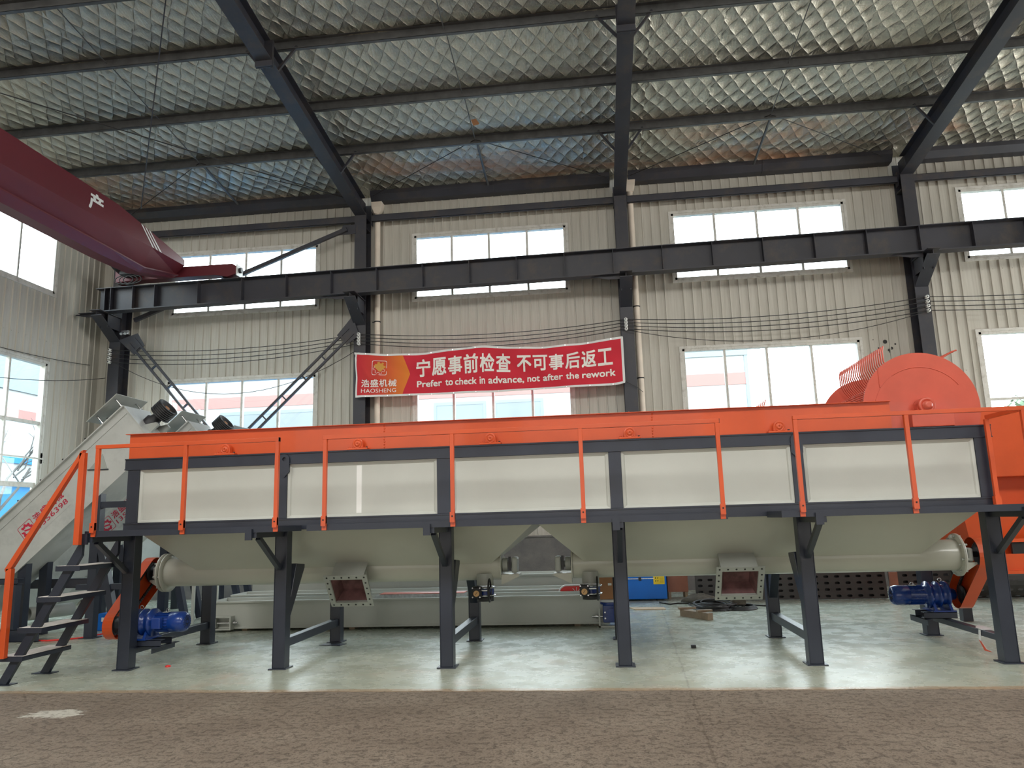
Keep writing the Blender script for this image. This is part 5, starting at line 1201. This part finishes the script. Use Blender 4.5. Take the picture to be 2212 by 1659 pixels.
for q, (x0, x1, y0, y1, z0, z1, lab) in enumerate(((-10.2, -8.0, 10.3, 10.46, 0.0, 0.17, 'dark steel beam on the floor behind the stair foot'), (-10.2, -8.45, 10.05, 10.2, 0.0, 0.07, 'dark flat steel bar on the floor at the left edge'),
                                   (-10.2, -7.9, 11.3, 11.45, 0.66, 0.80, 'rusty dark crossbeam at mid height behind the stair'), (-10.2, -8.4, 10.3, 10.42, 0.80, 0.88, 'dark crossbeam at the left edge below the conveyor'))):
    mb = MB().box(x0, x1, y0, y0+0.008, z0, z1).box(x0, x1, y0, y1, z1-0.008, z1).box(x0, x1, y0, y1, z0, z0+0.008)
    if q >= 2:
        for xx in (-9.3, x1-0.12): mb.box(xx, xx+0.1, y0+0.01, y1, 0, z0)
    tag(build('steel_beam', mb, 'navy' if q != 2 else 'struct'), lab, 'beam', 'loose steel beams')
tag(build('grey_panel', MB().box(-6.75, -6.2, 12.0, 12.03, 0.75, 1.22).box(-6.7, -6.65, 12.03, 12.06, 0, 0.75).box(-6.3, -6.25, 12.03, 12.06, 0, 0.75), 'panel'), 'pale upright sheet panel behind the left chain guard', 'panel')

# ================================================================ ORANGE MACHINE AT THE RIGHT
r = thing('orange_hopper_machine', 'tall orange hopper machine at the right edge behind the walkway', 'machine', (5.4, 10.6, 0))
yo = 10.0
def slab(poly, dpt, mat='orange'):
    return MB().prism([(x, yo, z) for x, z in poly], (0, dpt, 0))
build('upper_casing', MB().prism([(4.52, yo, 1.86), (4.30, yo+0.0, 2.69), (7.0, yo, 2.69), (7.0, yo, 1.86)], (0, 1.3, 0)), 'orange', r, bevel=0.01)
build('recess_panel', MB().box(4.50, 7.0, yo+0.28, yo+0.30, 1.40, 1.86), 'orange', r)
build('hopper_front', MB().add([(4.44, yo+0.05, 1.50), (7.0, yo+0.05, 1.50), (7.0, yo+0.25, 0.72), (4.62, yo+0.25, 0.72), (4.44, yo+1.25, 1.50), (7.0, yo+1.25, 1.50), (7.0, yo+1.05, 0.72), (4.62, yo+1.05, 0.72)],
      [(0, 1, 2, 3), (4, 7, 6, 5), (0, 3, 7, 4), (1, 5, 6, 2), (3, 2, 6, 7), (0, 4, 5, 1)]), 'orange', r)
build('flange', MB().box(4.92, 7.0, yo-0.06, yo+0.05, 1.07, 1.11).box(4.50, 7.0, yo-0.10, yo+0.10, 0.70, 0.735), 'orange', r)
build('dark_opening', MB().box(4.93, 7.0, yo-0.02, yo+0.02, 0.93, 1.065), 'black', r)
build('lower_front', MB().prism([(4.55, yo-0.02, 0.735), (7.0, yo-0.02, 0.735), (7.0, yo-0.02, 0.93), (4.62, yo-0.02, 0.93)], (0, 0.04, 0)), 'orange', r)
for x in (4.75, 6.7):
    for y in (yo+0.1, yo+1.1): build('leg', MB().box(x, x+0.12, y, y+0.12, 0, 0.70), 'navy', r)
tag(build('red_post', MB().box(4.60, 4.72, 13.2, 13.26, 0, 0.5), 'plywood'), 'short dull red steel post standing on the floor by the right motor', 'post')

# ================================================================ OUTSIDE
struct('ground_outside', MB().box(-80, 80, 16.56, 90, -0.3, -0.15).box(-80, -11.95, -30, 16.55, -0.3, -0.15), 'ground')
r = thing('factory_building', 'white factory across the yard with red band, seen through the lower windows', 'building', (-20, 45, 0))
build('wall', MB().box(-70, 9.0, 45, 55, -0.15, 11.2), 'b_white', r)
build('red_band', MB().box(-70, 9.02, 44.96, 45, 9.02, 9.72), 'b_red', r)
build('fascia', MB().box(-70, 9.1, 44.9, 45, 10.75, 11.25), 'b_blue', r)
build('corner_trim', MB().box(8.85, 9.05, 44.94, 45, 0, 11), 'b_blue', r)
for (xa, xb) in ((-23.5, -17.0), (-15.5, -12.0), (-9.7, -6.8), (-6.0, -3.3), (-30, -25.5)):
    wv = build('window', MB().box(xa, xb, 44.95, 45, 5.2, 8.55), 'b_glass', r)
    build('window_trim', MB().box(xa-0.15, xb+0.15, 44.93, 44.951, 8.55, 8.75).box(xa-0.15, xa, 44.93, 44.951, 5.2, 8.55).box(xb, xb+0.15, 44.93, 44.951, 5.2, 8.55), 'b_blue', wv)
r = thing('blue_reflector', 'unseen blue canopy roof just outside the left part of the far wall', 'reflector', (-6, 19, 0))  # unseen blue sheet added to throw blue patches onto the foil ceiling
build('roof', MB().prism([(-11.5, 16.9, 2.05), (-11.5, 23.5, 1.75), (-11.5, 23.5, 1.80), (-11.5, 16.9, 2.10)], (12.4, 0, 0)), 'b_roof', r)
for x in (-11, -5, 0.5): build('post', MB().box(x, x+0.1, 23.2, 23.3, -0.15, 1.76), 'struct', r)
r = thing('neighbour_hall', 'white hall with red band and pale blue eaves outside the left end wall', 'building', (-30, 25, 0))
build('wall', MB().box(-42, -30, 0, 44, -0.15, 9.4), 'b_white', r)
build('red_band', MB().box(-30, -29.95, 0, 44, 7.45, 7.95), 'b_red', r)
build('eaves_sheet', MB().box(-30, -29.9, 0, 44, 8.9, 10.6), 'b_blue', r)
build('blue_fascia', MB().box(-30, -29.9, 0, 44, 5.15, 5.45), 'b_roof', r)
r = thing('blue_shed', 'low bright blue shed outside the left end wall', 'shed', (-20, 25, 0))
build('wall', MB().box(-24, -20, 10, 43, -0.15, 3.2), 'b_roof', r)
build('roof', MB().prism([(-24.1, 10, 3.75), (-19.8, 10, 3.2), (-19.8, 10, 3.27), (-24.1, 10, 3.85)], (0, 33, 0)), 'b_blue', r)
# bare tree by the left window
r = thing('bare_tree', 'pale leafless tree seen through the window of the left end wall', 'tree', (-18.5, 21.5, 0))
tr_ = random.Random(11); br = MB()
def branch(mb, p, d_, L_, rad, dep):
    q = p+d_*L_; mid = p+d_*L_*0.5+Vector((tr_.uniform(-1, 1), tr_.uniform(-1, 1), tr_.uniform(-1, 1)))*L_*0.06
    mb.path([p, mid, q], [rad, rad*0.85, rad*0.65], 5)
    if dep > 0:
        for _ in range(3):
            dd_ = (d_+Vector((tr_.uniform(-0.9, 0.9), tr_.uniform(-0.9, 0.9), tr_.uniform(-0.2, 0.7)))).normalized(); branch(mb, p+d_*L_*tr_.uniform(0.55, 1.0), dd_, L_*0.62, rad*0.55, dep-1)
build('trunk', MB().path([(-18.5, 21.5, -0.15), (-18.45, 21.4, 1.5), (-18.4, 21.5, 2.6)], [0.12, 0.10, 0.08], 8), 'bark', r)
for q in range(4): branch(br, Vector((-18.4, 21.5, 2.2+0.15*q)), Vector((tr_.uniform(-0.3, 0.3), (-1)**q*0.7, 0.8)).normalized(), 1.9, 0.05, 3)
build('branches', br, 'bark', r)
r = thing('yard_tree', 'pale green tree top outside the window at the right edge', 'tree', (22, 40, 0))
lv = MB(); tr_.seed(5)
for _ in range(900):
    a_, b_ = tr_.uniform(0, 2*PI), tr_.uniform(-1, 1); rr = 2.2*tr_.random()**0.4; s_ = math.sqrt(1-b_*b_)
    c_ = Vector((22+rr*s_*math.cos(a_), 40+rr*s_*math.sin(a_), 5.2+rr*b_*0.9)); u = Vector((tr_.uniform(-1, 1), tr_.uniform(-1, 1), tr_.uniform(-1, 1)))*0.22; v = Vector((tr_.uniform(-1, 1), tr_.uniform(-1, 1), tr_.uniform(-1, 1)))*0.14
    lv.add([c_-u, c_+v, c_+u, c_-v], [(0, 1, 2, 3)])
build('crown', lv, 'leaf', r); build('trunk', MB().cyl((22, 40, -0.15), (22, 40, 4.5), 0.16, 10), 'bark', r)
